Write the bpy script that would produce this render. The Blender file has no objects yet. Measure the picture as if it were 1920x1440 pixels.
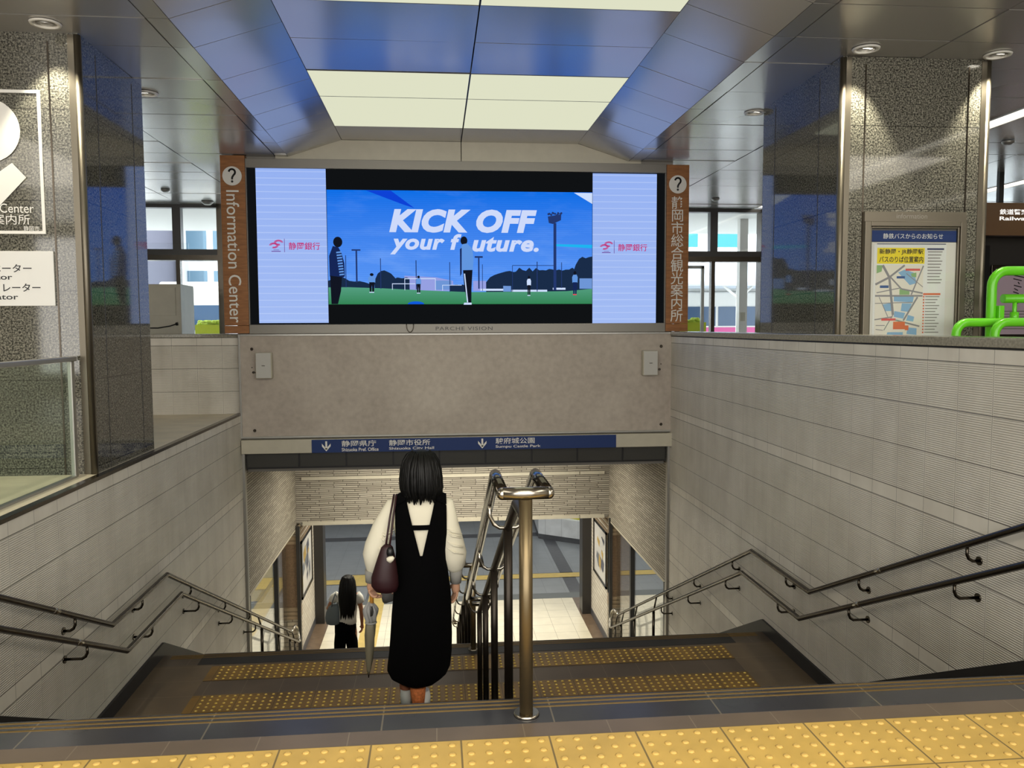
import bpy, bmesh, math, random
from mathutils import Vector, Matrix
random.seed(7)
SC = bpy.context.scene
COL = SC.collection

# ------------------------------------------------------------------ camera
FPX, PITCH, YAW, ROLL, EYE = 1529.0, 0.070149, 0.0926698, -0.00465273, 1.4044
fw = Vector((math.sin(YAW)*math.cos(PITCH), math.cos(YAW)*math.cos(PITCH), -math.sin(PITCH)))
r0 = Vector((math.cos(YAW), -math.sin(YAW), 0)); u0 = r0.cross(fw)
rt = math.cos(ROLL)*r0 + math.sin(ROLL)*u0; up = -math.sin(ROLL)*r0 + math.cos(ROLL)*u0
cd = bpy.data.cameras.new('camera'); cam = bpy.data.objects.new('camera', cd); COL.objects.link(cam)
cd.sensor_width = 36.0; cd.lens = 36.0*FPX/1920.0; cd.clip_start = 0.05; cd.clip_end = 300
cam.matrix_world = Matrix(((rt.x, up.x, -fw.x, 0), (rt.y, up.y, -fw.y, 0), (rt.z, up.z, -fw.z, EYE), (0, 0, 0, 1)))
SC.camera = cam

# ------------------------------------------------------------------ world, sun, exposure
SC.view_settings.view_transform = 'Standard'
try: SC.view_settings.look = 'None'
except Exception: pass
SC.view_settings.exposure = 0.0
SC.view_settings.gamma = 1.0
SC.view_settings.use_curve_mapping = False
SC.cycles.use_denoising = True
SC.cycles.max_bounces = 8
SC.cycles.sample_clamp_indirect = 6.0
W = bpy.data.worlds.new('sky'); SC.world = W; W.use_nodes = True
bg = W.node_tree.nodes['Background']; bg.inputs[0].default_value = (0.80, 0.90, 1.0, 1); bg.inputs[1].default_value = 4.0

def light(name, kind, loc, energy, color=(1, 1, 1), size=.5, sizey=None, target=None, spot=None, blend=.3, parent=None):
    d = bpy.data.lights.new(name, kind); d.energy = energy; d.color = color
    if kind == 'AREA':
        d.size = size
        if sizey: d.shape = 'RECTANGLE'; d.size_y = sizey
    elif kind == 'SPOT':
        d.shadow_soft_size = size; d.spot_size = spot; d.spot_blend = blend
    elif kind == 'POINT': d.shadow_soft_size = size
    o = bpy.data.objects.new(name, d); COL.objects.link(o); o.location = loc
    if target is not None:
        o.rotation_euler = (Vector(target)-Vector(loc)).to_track_quat('-Z', 'Y').to_euler()
    return o

sd = bpy.data.lights.new('sun', 'SUN'); sd.energy = 3.5; sd.angle = .01; sd.color = (1, .96, .9)
sun = bpy.data.objects.new('sun', sd); COL.objects.link(sun); sun.location = (0, 10, 30)
sun.rotation_euler = Vector((.25, .75, -.75)).to_track_quat('-Z', 'Y').to_euler()
# hall lamps in the ceiling around the viewer, over the stairs and in the lower concourse, plus one added frontal fill
WARM, NEUT = (1, .92, .78), (1, .96, .88)
light('hall_lamp', 'AREA', (.3, -1.5, 3.5), 260, WARM, 5, 3)
light('hall_lamp', 'AREA', (5.5, 1.0, 3.5), 120, WARM, 2, 4)
light('hall_lamp', 'AREA', (-5.5, 2.0, 3.5), 100, WARM, 2, 4)
light('hall_fill_light', 'AREA', (0, -5.7, 1.9), 900, (1, .97, .92), 17, 2.9, (0, 5, 1.9))  # unseen fill behind the viewer, added to brighten the facade; no window there
light('tunnel_lamp', 'AREA', (.3, 13.2, -.62), 140, (1, .93, .78), 3.6, .5)
light('concourse_lamp', 'AREA', (.3, 16.4, -2.25), 100, NEUT, 5, 2.2)
light('concourse_lamp', 'AREA', (0, 21.5, -2.25), 170, (.95, .97, 1), 14, 6)
light('concourse_lamp', 'AREA', (6.0, 14.5, -2.25), 60, NEUT, 3, 4)
light('concourse_lamp', 'AREA', (-5.5, 14.5, -2.25), 60, NEUT, 3, 4)

# ------------------------------------------------------------------ materials
def C(r, g, b):
    f = lambda v: (v/255/12.92) if v/255 <= .04045 else ((v/255+.055)/1.055)**2.4
    return (f(r), f(g), f(b), 1)

class S:                                   # a shader socket with arithmetic
    def __init__(s, nt, k): s.nt = nt; s.k = k
    def op(s, o, b=None, c=None):
        n = s.nt.nodes.new('ShaderNodeMath'); n.operation = o
        s.nt.links.new(s.k, n.inputs[0])
        for i, v in ((1, b), (2, c)):
            if v is None: continue
            if isinstance(v, S): s.nt.links.new(v.k, n.inputs[i])
            else: n.inputs[i].default_value = v
        return S(s.nt, n.outputs[0])
    def __add__(s, o): return s.op('ADD', o)
    def __sub__(s, o): return s.op('SUBTRACT', o)
    def __mul__(s, o): return s.op('MULTIPLY', o)
    def lt(s, o): return s.op('LESS_THAN', o)
    def gt(s, o): return s.op('GREATER_THAN', o)
    def abs(s): return s.op('ABSOLUTE')
    def fr(s): return s.op('FRACT')
    def mx(s, o): return s.op('MAXIMUM', o)
    def line(s, off, per, hw):             # 1 on lines at off + n*per
        return (((s-(off-per*.5))*(1/per)).fr()-.5).abs().lt(hw/per)

class Mat:
    def __init__(s, name, col=(.5, .5, .5, 1), rough=.5, metal=0., spec=.5):
        s.m = bpy.data.materials.new(name); s.m.use_nodes = True; s.nt = s.m.node_tree
        s.b = s.nt.nodes['Principled BSDF']
        s.b.inputs['Base Color'].default_value = col; s.b.inputs['Roughness'].default_value = rough
        s.b.inputs['Metallic'].default_value = metal; s.b.inputs['Specular IOR Level'].default_value = spec
        s.m.diffuse_color = col
    def pos(s):
        if not hasattr(s, '_p'):
            s._g = s.nt.nodes.new('ShaderNodeNewGeometry'); x = s.nt.nodes.new('ShaderNodeSeparateXYZ')
            s.nt.links.new(s._g.outputs['Position'], x.inputs[0]); s._p = [S(s.nt, x.outputs[i]) for i in range(3)]
        return s._p
    def vec(s, x, y, z):
        n = s.nt.nodes.new('ShaderNodeCombineXYZ')
        for i, v in enumerate((x, y, z)):
            if isinstance(v, S): s.nt.links.new(v.k, n.inputs[i])
            else: n.inputs[i].default_value = v
        return n.outputs[0]
    def noise(s, scale, detail=2, v=None, rough=.5):
        n = s.nt.nodes.new('ShaderNodeTexNoise'); n.inputs['Scale'].default_value = scale; n.inputs['Detail'].default_value = detail
        n.inputs['Roughness'].default_value = rough
        s.pos(); s.nt.links.new(v if v is not None else s._g.outputs['Position'], n.inputs['Vector'])
        return S(s.nt, n.outputs[0])
    def ramp(s, fac, stops, interp='LINEAR'):
        n = s.nt.nodes.new('ShaderNodeValToRGB'); n.color_ramp.interpolation = interp; e = n.color_ramp.elements
        while len(e) < len(stops): e.new(.5)
        for i, (p, c) in enumerate(stops): e[i].position = p; e[i].color = c
        s.nt.links.new(fac.k, n.inputs[0]); return n.outputs[0]
    def mix(s, fac, a, b, mode='MIX'):
        n = s.nt.nodes.new('ShaderNodeMix'); n.data_type = 'RGBA'; n.blend_type = mode
        for i, v in ((0, fac), (6, a), (7, b)):
            if isinstance(v, S): v = v.k
            if isinstance(v, (tuple, float, int)): n.inputs[i].default_value = v
            else: s.nt.links.new(v, n.inputs[i])
        return n.outputs[2]
    def color(s, k): s.nt.links.new(k, s.b.inputs['Base Color']); return s
    def roughness(s, k): s.nt.links.new(k.k, s.b.inputs['Roughness']); return s
    def bump(s, h, dist=.002, strength=1.0):
        n = s.nt.nodes.new('ShaderNodeBump'); n.inputs['Distance'].default_value = dist; n.inputs['Strength'].default_value = strength
        s.nt.links.new(h.k if isinstance(h, S) else h, n.inputs['Height']); s.nt.links.new(n.outputs[0], s.b.inputs['Normal']); return s

def emit(name, col, strength=1.0):
    m = bpy.data.materials.new(name); m.use_nodes = True; nt = m.node_tree; nt.nodes.clear()
    e = nt.nodes.new('ShaderNodeEmission'); o = nt.nodes.new('ShaderNodeOutputMaterial'); nt.links.new(e.outputs[0], o.inputs[0])
    e.inputs[0].default_value = col; e.inputs[1].default_value = strength; m.diffuse_color = col
    return m

def glass(name, tint=(.97, .98, .98, 1), refl=1.0):
    m = bpy.data.materials.new(name); m.use_nodes = True; nt = m.node_tree; nt.nodes.clear()
    o = nt.nodes.new('ShaderNodeOutputMaterial'); t = nt.nodes.new('ShaderNodeBsdfTransparent'); g = nt.nodes.new('ShaderNodeBsdfGlossy')
    f = nt.nodes.new('ShaderNodeLayerWeight'); x = nt.nodes.new('ShaderNodeMixShader')
    fac = (S(nt, f.outputs['Facing']).op('POWER', 5.)*.8+.025)
    t.inputs[0].default_value = tint; g.inputs['Roughness'].default_value = .02; g.inputs[0].default_value = (refl, refl, refl, 1)
    nt.links.new(fac.k, x.inputs[0]); nt.links.new(t.outputs[0], x.inputs[1]); nt.links.new(g.outputs[0], x.inputs[2])
    nt.links.new(x.outputs[0], o.inputs[0]); return m

def simple(name, rgb, rough=.5, metal=0., spec=.5, var=0., scale=8.):
    m = Mat(name, C(*rgb), rough, metal, spec)
    if var:
        n = m.noise(scale, 4)
        c = C(*rgb); lo = tuple(v*(1-var) for v in c[:3])+(1,); hi = tuple(min(1, v*(1+var)) for v in c[:3])+(1,)
        m.color(m.ramp(n, [(.3, lo), (.7, hi)]))
    return m.m

def wall_tile(name, ax, off):
    m = Mat(name, C(214, 209, 198), .38); p = m.pos(); z = p[2]; h = p[ax]
    q = ((z*-1+1.18)*(1/.985)).fr()*.985
    plain = q.gt(.885)
    j = q.lt(.003).mx((q-.295).abs().lt(.0026)).mx((q-.59).abs().lt(.0026)).mx((q-.885).abs().lt(.003)).mx(q.gt(.982))
    dv = (((h-(off-.156))*(1/.312)).fr()-.5).abs()*.312
    vj = dv.lt(.0019)
    rib = (z*(2*math.pi/.0135)).op('SINE')
    ribm = (plain*-1+1)*dv.gt(.008)
    n = m.noise(2.2, 4); n2 = m.noise(1.0, 3, m.vec(p[0]*5, p[1]*5, z*.7))
    base = m.ramp(n*.6+n2*.4, [(.28, C(206, 200, 188)), (.6, C(234, 229, 218))])
    c = m.mix(ribm*rib.lt(-.45)*.38, base, C(120, 116, 108))  # rib grooves also darkened in the colour, standing in for their shade
    c = m.mix(vj*.7, c, C(95, 92, 86)); c = m.mix(j*.85, c, C(70, 68, 62))
    m.color(c); m.bump(ribm*rib*.5-(j.mx(vj))*1.5, .0022, .9); return m.m

def granite(name):
    m = Mat(name, C(130, 126, 112), .055, 0, .55); p = m.pos()
    a = m.noise(75, 3, None, .65); b = m.noise(190, 2); big = m.noise(1.5, 2)
    v = a*.75+b*.25+big*.06-.03
    c = m.ramp(v, [(.37, C(30, 30, 28)), (.45, C(66, 65, 59)), (.52, C(108, 106, 96)), (.62, C(146, 143, 130))])
    j = p[2].line(2.35, .665, .0025)
    c = m.mix(j*.85, c, C(25, 24, 22)); m.color(c); return m.m

def stacked_stone(name, ax):
    m = Mat(name, C(170, 164, 150), .7); p = m.pos(); h = p[ax]
    w = m.noise(3.5, 2)*.012
    t = m.nt.nodes.new('ShaderNodeTexBrick'); t.offset = .37; t.offset_frequency = 2; t.squash = .55; t.squash_frequency = 3
    for k, v in (('Scale', 1.), ('Mortar Size', .0045), ('Mortar Smooth', .3), ('Brick Width', .42), ('Row Height', .036), ('Bias', 0.)): t.inputs[k].default_value = v
    t.inputs['Color1'].default_value = C(190, 183, 168); t.inputs['Color2'].default_value = C(158, 151, 137); t.inputs['Mortar'].default_value = C(30, 27, 23)
    m.nt.links.new(m.vec(h, p[2]+w, 0), t.inputs['Vector'])
    n = m.noise(40, 4)
    m.color(m.mix(n*.35, t.outputs['Color'], C(120, 114, 102)))
    m.bump(S(m.nt, t.outputs['Fac'])*-1+n*.25, .012, .9); return m.m

def bricky(name, ax, c1, c2, mort, bw, bh, ms, rough=.6, bump=.003):
    m = Mat(name, C(*c1), rough); p = m.pos()
    t = m.nt.nodes.new('ShaderNodeTexBrick')
    for k, v in (('Scale', 1.), ('Mortar Size', ms), ('Mortar Smooth', .1), ('Brick Width', bw), ('Row Height', bh), ('Bias', 0.)): t.inputs[k].default_value = v
    t.inputs['Color1'].default_value = C(*c1); t.inputs['Color2'].default_value = C(*c2); t.inputs['Mortar'].default_value = C(*mort)
    m.nt.links.new(m.vec(p[ax], p[2], 0), t.inputs['Vector']); m.color(t.outputs['Color'])
    m.bump(S(m.nt, t.outputs['Fac'])*-1, bump, .8); return m.m

def floor_tile(name, rgb, joint, px, py, offx=0., offy=0., hw=.002, rough=.35, var=.12, mask=.8, scale=3.):
    m = Mat(name, C(*rgb), rough); p = m.pos(); c = C(*rgb)
    n = m.noise(scale, 5)
    b = m.ramp(n, [(.3, tuple(v*(1-var) for v in c[:3])+(1,)), (.7, tuple(min(1, v*(1+var)) for v in c[:3])+(1,))])
    j = None
    if px: j = p[0].line(offx, px, hw)
    if py: k = p[1].line(offy, py, hw); j = k if j is None else j.mx(k)
    m.color(m.mix(j*mask, b, C(*joint)) if j else b); return m.m

def wood(name, rgb):
    m = Mat(name, C(*rgb), .5); p = m.pos(); c = C(*rgb)
    n = m.noise(6, 5, m.vec(p[0]*1.2, p[1], p[2]*9))
    m.color(m.ramp(n, [(.3, tuple(v*.75 for v in c[:3])+(1,)), (.7, tuple(min(1, v*1.15) for v in c[:3])+(1,))])); return m.m

MT = {}
MT['tileR'] = wall_tile('ribbed_tile_y', 1, 4.318); MT['tileX'] = wall_tile('ribbed_tile_x', 0, -2.733)
MT['granite'] = granite('granite')
MT['stoneY'] = stacked_stone('stacked_stone_y', 1); MT['stoneX'] = stacked_stone('stacked_stone_x', 0)
MT['mosaic'] = bricky('brown_mosaic', 0, (150, 122, 92), (122, 97, 72), (84, 66, 50), .024, .016, .002)
MT['brick'] = bricky('grey_brick', 0, (182, 170, 150), (158, 146, 128), (90, 82, 70), .2, .075, .006)
MT['brickY'] = bricky('pale_brick', 1, (214, 208, 194), (200, 192, 178), (150, 142, 128), .2, .075, .006)
MT['ribbrown'] = simple('brown_ridge_tile', (150, 130, 104), .5)
_m = Mat('ceiling_metal', C(198, 196, 192), .24, .6); _n = _m.noise(1.3, 2); _m.roughness(_n*.12+.17); MT['ceil'] = _m.m
MT['gap'] = simple('ceiling_gap', (20, 20, 20), .8)
MT['steel'] = simple('brushed_steel', (176, 170, 158), .22, 1.)
MT['dsteel'] = simple('dark_steel', (80, 74, 66), .25, 1.)
MT['chrome'] = simple('dark_chrome', (104, 98, 90), .12, 1.)
MT['post'] = simple('post_bronze', (118, 104, 78), .35, .8)
MT['dpost'] = simple('dark_post', (52, 46, 40), .35, .8)
MT['bronze'] = simple('bronze_trim', (112, 106, 94), .42, .9)
MT['alu'] = simple('aluminium', (168, 166, 160), .4, .7)
MT['beige'] = simple('beige_panel', (196, 190, 172), .5, 0, .4, .04)
MT['greyframe'] = simple('grey_frame', (140, 136, 128), .45, .3)
_m = Mat('notice_felt', C(160, 150, 140), .9); _n = _m.noise(14, 6); _n2 = _m.noise(1.1, 3)
_m.color(_m.ramp(_n*.45+_n2*.55, [(.32, C(172, 161, 150)), (.68, C(200, 190, 178))])); _m.bump(_n, .003, .4); MT['felt'] = _m.m
MT['slate'] = floor_tile('slate_nosing', (62, 62, 66), (120, 112, 98), .61, 0, .405, 0, .003, .16, .15)
MT['slate2'] = simple('slate', (38, 37, 37), .5, 0, .4, .2, 6)
MT['brown'] = floor_tile('brown_stone', (112, 98, 84), (140, 128, 110), .302, 0, .29, 0, .002, .35, .14)
MT['landing'] = floor_tile('landing_stone', (82, 70, 58), (120, 108, 92), .302, .29, 2.62, 6.58, .002, .3, .2)
MT['border'] = floor_tile('landing_border', (96, 82, 64), (130, 118, 98), 0, .29, 0, 6.58, .002, .35, .2)
MT['tread'] = simple('tread_stone', (88, 76, 64), .35, 0, .5, .15, 5)
MT['brass'] = simple('brass_strip', (150, 122, 70), .4, .7)
MT['yellow'] = floor_tile('tactile_yellow', (214, 178, 96), (120, 102, 68), .302, .302, .07, 2.69, .0032, .42, .1, .9, 5)
MT['bump'] = simple('tactile_bump', (218, 182, 102), .45)
MT['oldyel'] = floor_tile('worn_tactile', (122, 92, 38), (60, 46, 24), .302, .302, 2.62, 7.16, .003, .4, .35, .8, 3)
MT['oldbump'] = simple('worn_bump', (214, 186, 92), .3)
MT['conwhite'] = floor_tile('concourse_white_tile', (226, 219, 196), (160, 152, 132), .42, .42, .2, .1, .004, .22, .06)
MT['congrey'] = floor_tile('concourse_grey_tile', (142, 147, 150), (112, 116, 118), .45, .45, .2, .1, .004, .3, .06)
MT['condark'] = simple('concourse_dark_stone', (84, 86, 90), .3, 0, .5, .1)
MT['conbrown'] = simple('concourse_brown_stone', (112, 94, 76), .3, 0, .5, .2)
MT['conyel'] = simple('concourse_tactile', (206, 180, 100), .4, 0, .5, .08)
MT['grate'] = simple('drain_grate_metal', (120, 124, 122), .4, .5)
MT['terrace'] = simple('terrace_stone', (228, 216, 190), .45, 0, .5, .1, 3)
MT['concrete'] = simple('plain_concrete', (150, 146, 138), .8)
MT['cap'] = simple('cap_granite', (150, 146, 132), .2, 0, .5, .25, 60)
MT['white'] = simple('white_paint', (232, 230, 224), .5)
MT['letter'] = simple('white_letter', (238, 236, 230), .5)
MT['black'] = simple('black_plastic', (14, 14, 16), .4)
MT['dark'] = simple('dark_panel', (52, 50, 48), .35)
MT['fascia'] = simple('fascia_glass_panel', (60, 59, 55), .3)
MT['wood'] = wood('orange_wood', (160, 106, 60))
MT['signblue'] = simple('sign_blue', (8, 46, 108), .6)
MT['skin'] = simple('skin', (206, 158, 128), .5); MT['tan'] = simple('tan_skin', (176, 118, 84), .5)
MT['hair'] = simple('black_hair', (5, 5, 5), .5, 0, .3); MT['cloth_black'] = simple('black_cloth', (4, 4, 5), 1., 0, .1)
MT['cream'] = simple('cream_cloth', (236, 230, 208), .8); MT['cuff'] = simple('grey_knit', (150, 148, 142), .9)
MT['maroon'] = simple('maroon_leather', (46, 15, 20), .5); MT['shoe'] = simple('pale_shoe', (206, 208, 206), .5)
MT['sock'] = simple('orange_sock', (190, 110, 62), .8, 0, .3, .35, 60)
MT['boot'] = simple('grey_boot', (168, 172, 170), .6)
MT['olive'] = simple('olive_umbrella_cloth', (122, 116, 96), .6); MT['umgrey'] = simple('grey_umbrella_cloth', (150, 150, 148), .6)
MT['handle'] = simple('wood_handle', (214, 150, 60), .35)
MT['white_cloth'] = simple('white_cloth', (236, 234, 226), .8); MT['tote'] = simple('grey_tote_cloth', (112, 122, 128), .8)
MT['grey_cloth'] = simple('grey_cloth', (140, 140, 142), .8)
MT['green'] = simple('green_paint', (98, 196, 32), .3)
MT['glass'] = glass('clear_glass'); MT['gglass'] = glass('balustrade_glass', (.86, .92, .88, 1))
MT['lamp'] = emit('lamp_glow', (1, .93, .78, 1), 9.0)
MT['panel_light'] = emit('light_panel_glow', C(228, 230, 202), .95)
MT['strip_light'] = emit('strip_light_glow', (1, .95, .82, 1), 3.0)
MT['whiteboard'] = simple('white_board', (226, 226, 222), .4)
MT['paper'] = simple('paper', (222, 218, 208), .7)

# ------------------------------------------------------------------ geometry helpers
class MB:
    def __init__(s): s.v = []; s.f = []; s.mi = []; s.sm = []
    def add(s, vs, fs, mi=0, sm=False):
        o = len(s.v); s.v += [tuple(v) for v in vs]
        for f in fs: s.f.append([i+o for i in f]); s.mi.append(mi); s.sm.append(sm)
        return s
    def face(s, pts, mi=0): return s.add(pts, [list(range(len(pts)))], mi)
    def box(s, x0, x1, y0, y1, z0, z1, mi=0):
        v = [(x, y, z) for x in (x0, x1) for y in (y0, y1) for z in (z0, z1)]
        return s.add(v, [(0, 1, 3, 2), (4, 6, 7, 5), (0, 4, 5, 1), (2, 3, 7, 6), (0, 2, 6, 4), (1, 5, 7, 3)], mi)
    def prism(s, poly, ax, a, b, mi=0):
        def P(p, t): return (t, p[0], p[1]) if ax == 'x' else (p[0], t, p[1]) if ax == 'y' else (p[0], p[1], t)
        n = len(poly); v = [P(p, a) for p in poly]+[P(p, b) for p in poly]
        return s.add(v, [list(range(n)), list(range(2*n-1, n-1, -1))]+[(i, (i+1) % n, (i+1) % n+n, i+n) for i in range(n)], mi)
    def tube(s, path, r, seg=12, mi=0, caps=True):
        P = [Vector(p) for p in path]; n = len(P); R = r if isinstance(r, (list, tuple)) else [r]*n
        T = [(P[i+1]-P[i]).normalized() for i in range(n-1)]
        ref = Vector((0, 0, 1)) if abs(T[0].z) < .9 else Vector((1, 0, 0))
        U = (ref-ref.dot(T[0])*T[0]).normalized(); rings = []
        for i in range(n):
            a = T[max(0, i-1)]; b = T[min(n-2, i)]
            if i: U = (U-U.dot(a)*a).normalized()
            V = a.cross(U); t = (a+b)
            t = t.normalized() if t.length > 1e-6 else a
            d = max(.3, a.dot(t)); ring = []
            for k in range(seg):
                w = 2*math.pi*k/seg; q = (U*math.cos(w)+V*math.sin(w))*R[i]
                q = q-a*(q.dot(t)/d) if i not in (0, n-1) else q
                ring.append(P[i]+q)
            if 0 < i < n-1:
                U = U-(U.dot(b))*b; U.normalize()
            rings.append(ring)
        return s.loft(rings, mi, caps)
    def loft(s, rings, mi=0, caps=True, sm=True):
        n = len(rings[0]); v = [p for r in rings for p in r]; f = []
        for i in range(len(rings)-1):
            for k in range(n): f.append((i*n+k, i*n+(k+1) % n, (i+1)*n+(k+1) % n, (i+1)*n+k))
        o = len(s.v); s.add(v, f, mi, sm)
        if caps:
            s.f.append([o+k for k in range(n)][::-1]); s.mi.append(mi); s.sm.append(False)
            s.f.append([o+(len(rings)-1)*n+k for k in range(n)]); s.mi.append(mi); s.sm.append(False)
        return s
    def rings(s, rows, seg=24, mi=0, caps=True, pw=1.):     # rows: (cx, cy, z, rx, ry)
        out = []
        for cx, cy, z, rx, ry in rows:
            ring = []
            for k in range(seg):
                w = 2*math.pi*k/seg; c, q = math.cos(w), math.sin(w)
                ring.append((cx+rx*math.copysign(abs(c)**pw, c), cy+ry*math.copysign(abs(q)**pw, q), z))
            out.append(ring)
        return s.loft(out, mi, caps)
    def ell(s, c, rx, ry, rz, nu=16, nv=10, mi=0):
        rows = []
        for j in range(1, nv):
            t = math.pi*j/nv; rows.append((c[0], c[1], c[2]-rz*math.cos(t), rx*math.sin(t), ry*math.sin(t)))
        return s.rings(rows, nu, mi)
    def cyl(s, p0, p1, r, seg=16, mi=0, r1=None): return s.tube([p0, p1], [r, r if r1 is None else r1], seg, mi)
    def dome(s, x, y, z, r, h, mi=0, seg=8):
        return s.rings([(x, y, z, r, r), (x, y, z+h*.6, r*.78, r*.78), (x, y, z+h, r*.4, r*.4)], seg, mi)
    def build(s, name, mats, parent=None, bevel=0., kind=None):
        me = bpy.data.meshes.new(name); off = parent_world(parent) if parent else Vector((0, 0, 0))
        me.from_pydata([tuple(Vector(v)-off) for v in s.v], [], s.f)
        for m in (mats if isinstance(mats, (list, tuple)) else [mats]): me.materials.append(MT[m] if isinstance(m, str) else m)
        for p, a, b in zip(me.polygons, s.mi, s.sm): p.material_index = a; p.use_smooth = b
        bm = bmesh.new(); bm.from_mesh(me); bmesh.ops.recalc_face_normals(bm, faces=bm.faces); bm.to_mesh(me); bm.free()
        o = bpy.data.objects.new(name, me); COL.objects.link(o)
        if parent: o.parent = parent
        if bevel:
            b = o.modifiers.new('edge', 'BEVEL'); b.width = bevel; b.segments = 2; b.limit_method = 'ANGLE'; b.angle_limit = .7
        if kind: o['kind'] = kind
        return o
_W = {}
def parent_world(p): return _W.get(p.name, Vector((0, 0, 0)))
def tag(o, label, cat, group=None):
    o['label'] = label; o['category'] = cat
    if group: o['group'] = group
    return o
def thing(name, label, cat, loc, group=None):
    o = bpy.data.objects.new(name, None); COL.objects.link(o); o.location = loc; o.empty_display_size = .1
    _W[o.name] = Vector(loc); return tag(o, label, cat, group)
def struct(name, mb, mats, bevel=0., label=None, cat=None):
    o = mb.build(name, mats, None, bevel, 'structure')
    if label: tag(o, label, cat)
    return o
def dup(root, loc, label, group=None):
    r = root.copy(); COL.objects.link(r); r.location = loc; r['label'] = label; _W[r.name] = Vector(loc)
    if group: r['group'] = group
    for ch in list(root.children):
        c = ch.copy(); COL.objects.link(c); c.parent = r
        for g in list(ch.children):
            d = g.copy(); COL.objects.link(d); d.parent = c
    return r
def part_base(o): _W[o.name] = parent_world(o.parent); return o

def text(s, box, y, mat, parent, name='lettering', shear=0., bold=0., rot=False, keep=True, spacing=1.0, line=1.0, face='-y', align='CENTER'):
    """flat lettering on a surface at depth y; box = (x0, x1, z0, z1) that the glyphs fill"""
    cu = bpy.data.curves.new('glyphs', 'FONT'); cu.body = s; cu.shear = shear; cu.offset = bold; cu.space_character = spacing
    cu.space_line = line; cu.align_x = align; cu.resolution_u = 4
    ob = bpy.data.objects.new('glyphs', cu); COL.objects.link(ob); bpy.context.view_layer.update()
    me = bpy.data.meshes.new_from_object(ob.evaluated_get(bpy.context.evaluated_depsgraph_get()))
    bpy.data.objects.remove(ob); bpy.data.curves.remove(cu)
    pts = [(v.co.y, -v.co.x) if rot else (v.co.x, v.co.y) for v in me.vertices]
    ax, bx = min(p[0] for p in pts), max(p[0] for p in pts); ay, by = min(p[1] for p in pts), max(p[1] for p in pts)
    x0, x1, z0, z1 = box; sx, sz = (x1-x0)/(bx-ax), (z1-z0)/(by-ay)
    if keep:
        k = min(sx, sz); cx, cz = (x0+x1)/2, (z0+z1)/2
        x0, z0 = cx-k*(bx-ax)/2, cz-k*(by-ay)/2; sx = sz = k
    off = parent_world(parent); along = [v.co.x for v in me.vertices]
    cuts = []
    if ' ' in s:                                # one object per word: cut where the gap between glyphs is a space
        iv = sorted((min(along[i] for i in p.vertices), max(along[i] for i in p.vertices)) for p in me.polygons); e = iv[0][1]
        for a, b in iv:
            if a > e+.19*spacing: cuts.append((a+e)/2)
            e = max(e, b)
    for v, p in zip(me.vertices, pts): v.co = Vector((x0+(p[0]-ax)*sx, y, z0+(p[1]-ay)*sz))-off
    word = lambda p: sum(along[p.vertices[0]] > c for c in cuts)
    o = None
    for w in range(len(cuts)+1):
        vs, fs, key = [], [], {}
        for p in me.polygons:
            if word(p) == w:
                for i in p.vertices:
                    if i not in key: key[i] = len(vs); vs.append(me.vertices[i].co[:])
                fs.append([key[i] for i in p.vertices])
        m2 = bpy.data.meshes.new(name); m2.from_pydata(vs, [], fs); m2.materials.append(MT[mat] if isinstance(mat, str) else mat)
        o = bpy.data.objects.new(name, m2); COL.objects.link(o); o.parent = parent
    bpy.data.meshes.remove(me)
    return o
def qmark(cx, cz, h, y, mat, parent):
    m = MB(); w = h*.062; c = [(cx+h*.2*math.cos(a), cz+h*.24+h*.2*math.sin(a)) for a in [math.radians(168-13.2*k) for k in range(18)]]
    c += [(cx+h*.05, cz-h*.02), (cx+h*.005, cz-h*.1), (cx, cz-h*.22)]
    for a, b in zip(c[:-1], c[1:]):
        d = Vector((b[0]-a[0], b[1]-a[1])).normalized(); n = Vector((-d.y, d.x))*w; d *= w*.25
        m.face([(a[0]-d.x+n.x, y, a[1]-d.y+n.y), (b[0]+d.x+n.x, y, b[1]+d.y+n.y), (b[0]+d.x-n.x, y, b[1]+d.y-n.y), (a[0]-d.x-n.x, y, a[1]-d.y-n.y)])
    disc(m, cx, cz-h*.36, y, w*1.25, 0, 20); return m.build('question_mark', mat, parent)
def arrow_down(mb, cx, top, bot, w, y, t, mi=0):
    mb.face([(cx-t/2, y, top), (cx+t/2, y, top), (cx+t/2, y, bot+t), (cx-t/2, y, bot+t)], mi)
    h = w*.75
    for sg in (-1, 1):
        mb.face([(cx, y, bot), (cx, y, bot+t*1.5), (cx+sg*w/2, y, bot+h+t*.75), (cx+sg*w/2, y, bot+h-t*.75)], mi)
def disc(mb, cx, cz, y, r, mi=0, n=32): mb.face([(cx+r*math.cos(2*math.pi*k/n), y, cz+r*math.sin(2*math.pi*k/n)) for k in range(n)], mi)

# ------------------------------------------------------------------ setting: platform, stairs, well walls
XL, XR, YF = -2.5, 3.13, 10.7
RIS, TRD = .155, .328
Y1, YL0, YL1, ZL, ZB = 2.98, 5.93, 7.45, -1.55, -4.65
m = MB()
m.box(-14, 13, -6, 2.09, -.3, 0); m.box(-14, XL-.02, 2.09, Y1, -.3, 0); m.box(XR+.02, 13, 2.09, 14.9, -.3, 0); m.box(-14, 13, 11.1, 14.9, -.3, 0)
struct('floor', m, 'brown')
m = MB(); m.box(XL-.02, XR+.02, 2.69, 2.785, -.3, 0, 0); m.box(XL-.02, XR+.02, 2.785, Y1, -.145, .001, 1)
m.box(XL-.02, XR+.02, 2.785, Y1-.02, -.3, -.145, 0)
for y in (2.906, 2.936, 2.965): m.box(XL, XR, y-.004, y+.004, 0, .0028, 2)
struct('trim_1', m, ['brown', 'slate', 'brass'])
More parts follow.
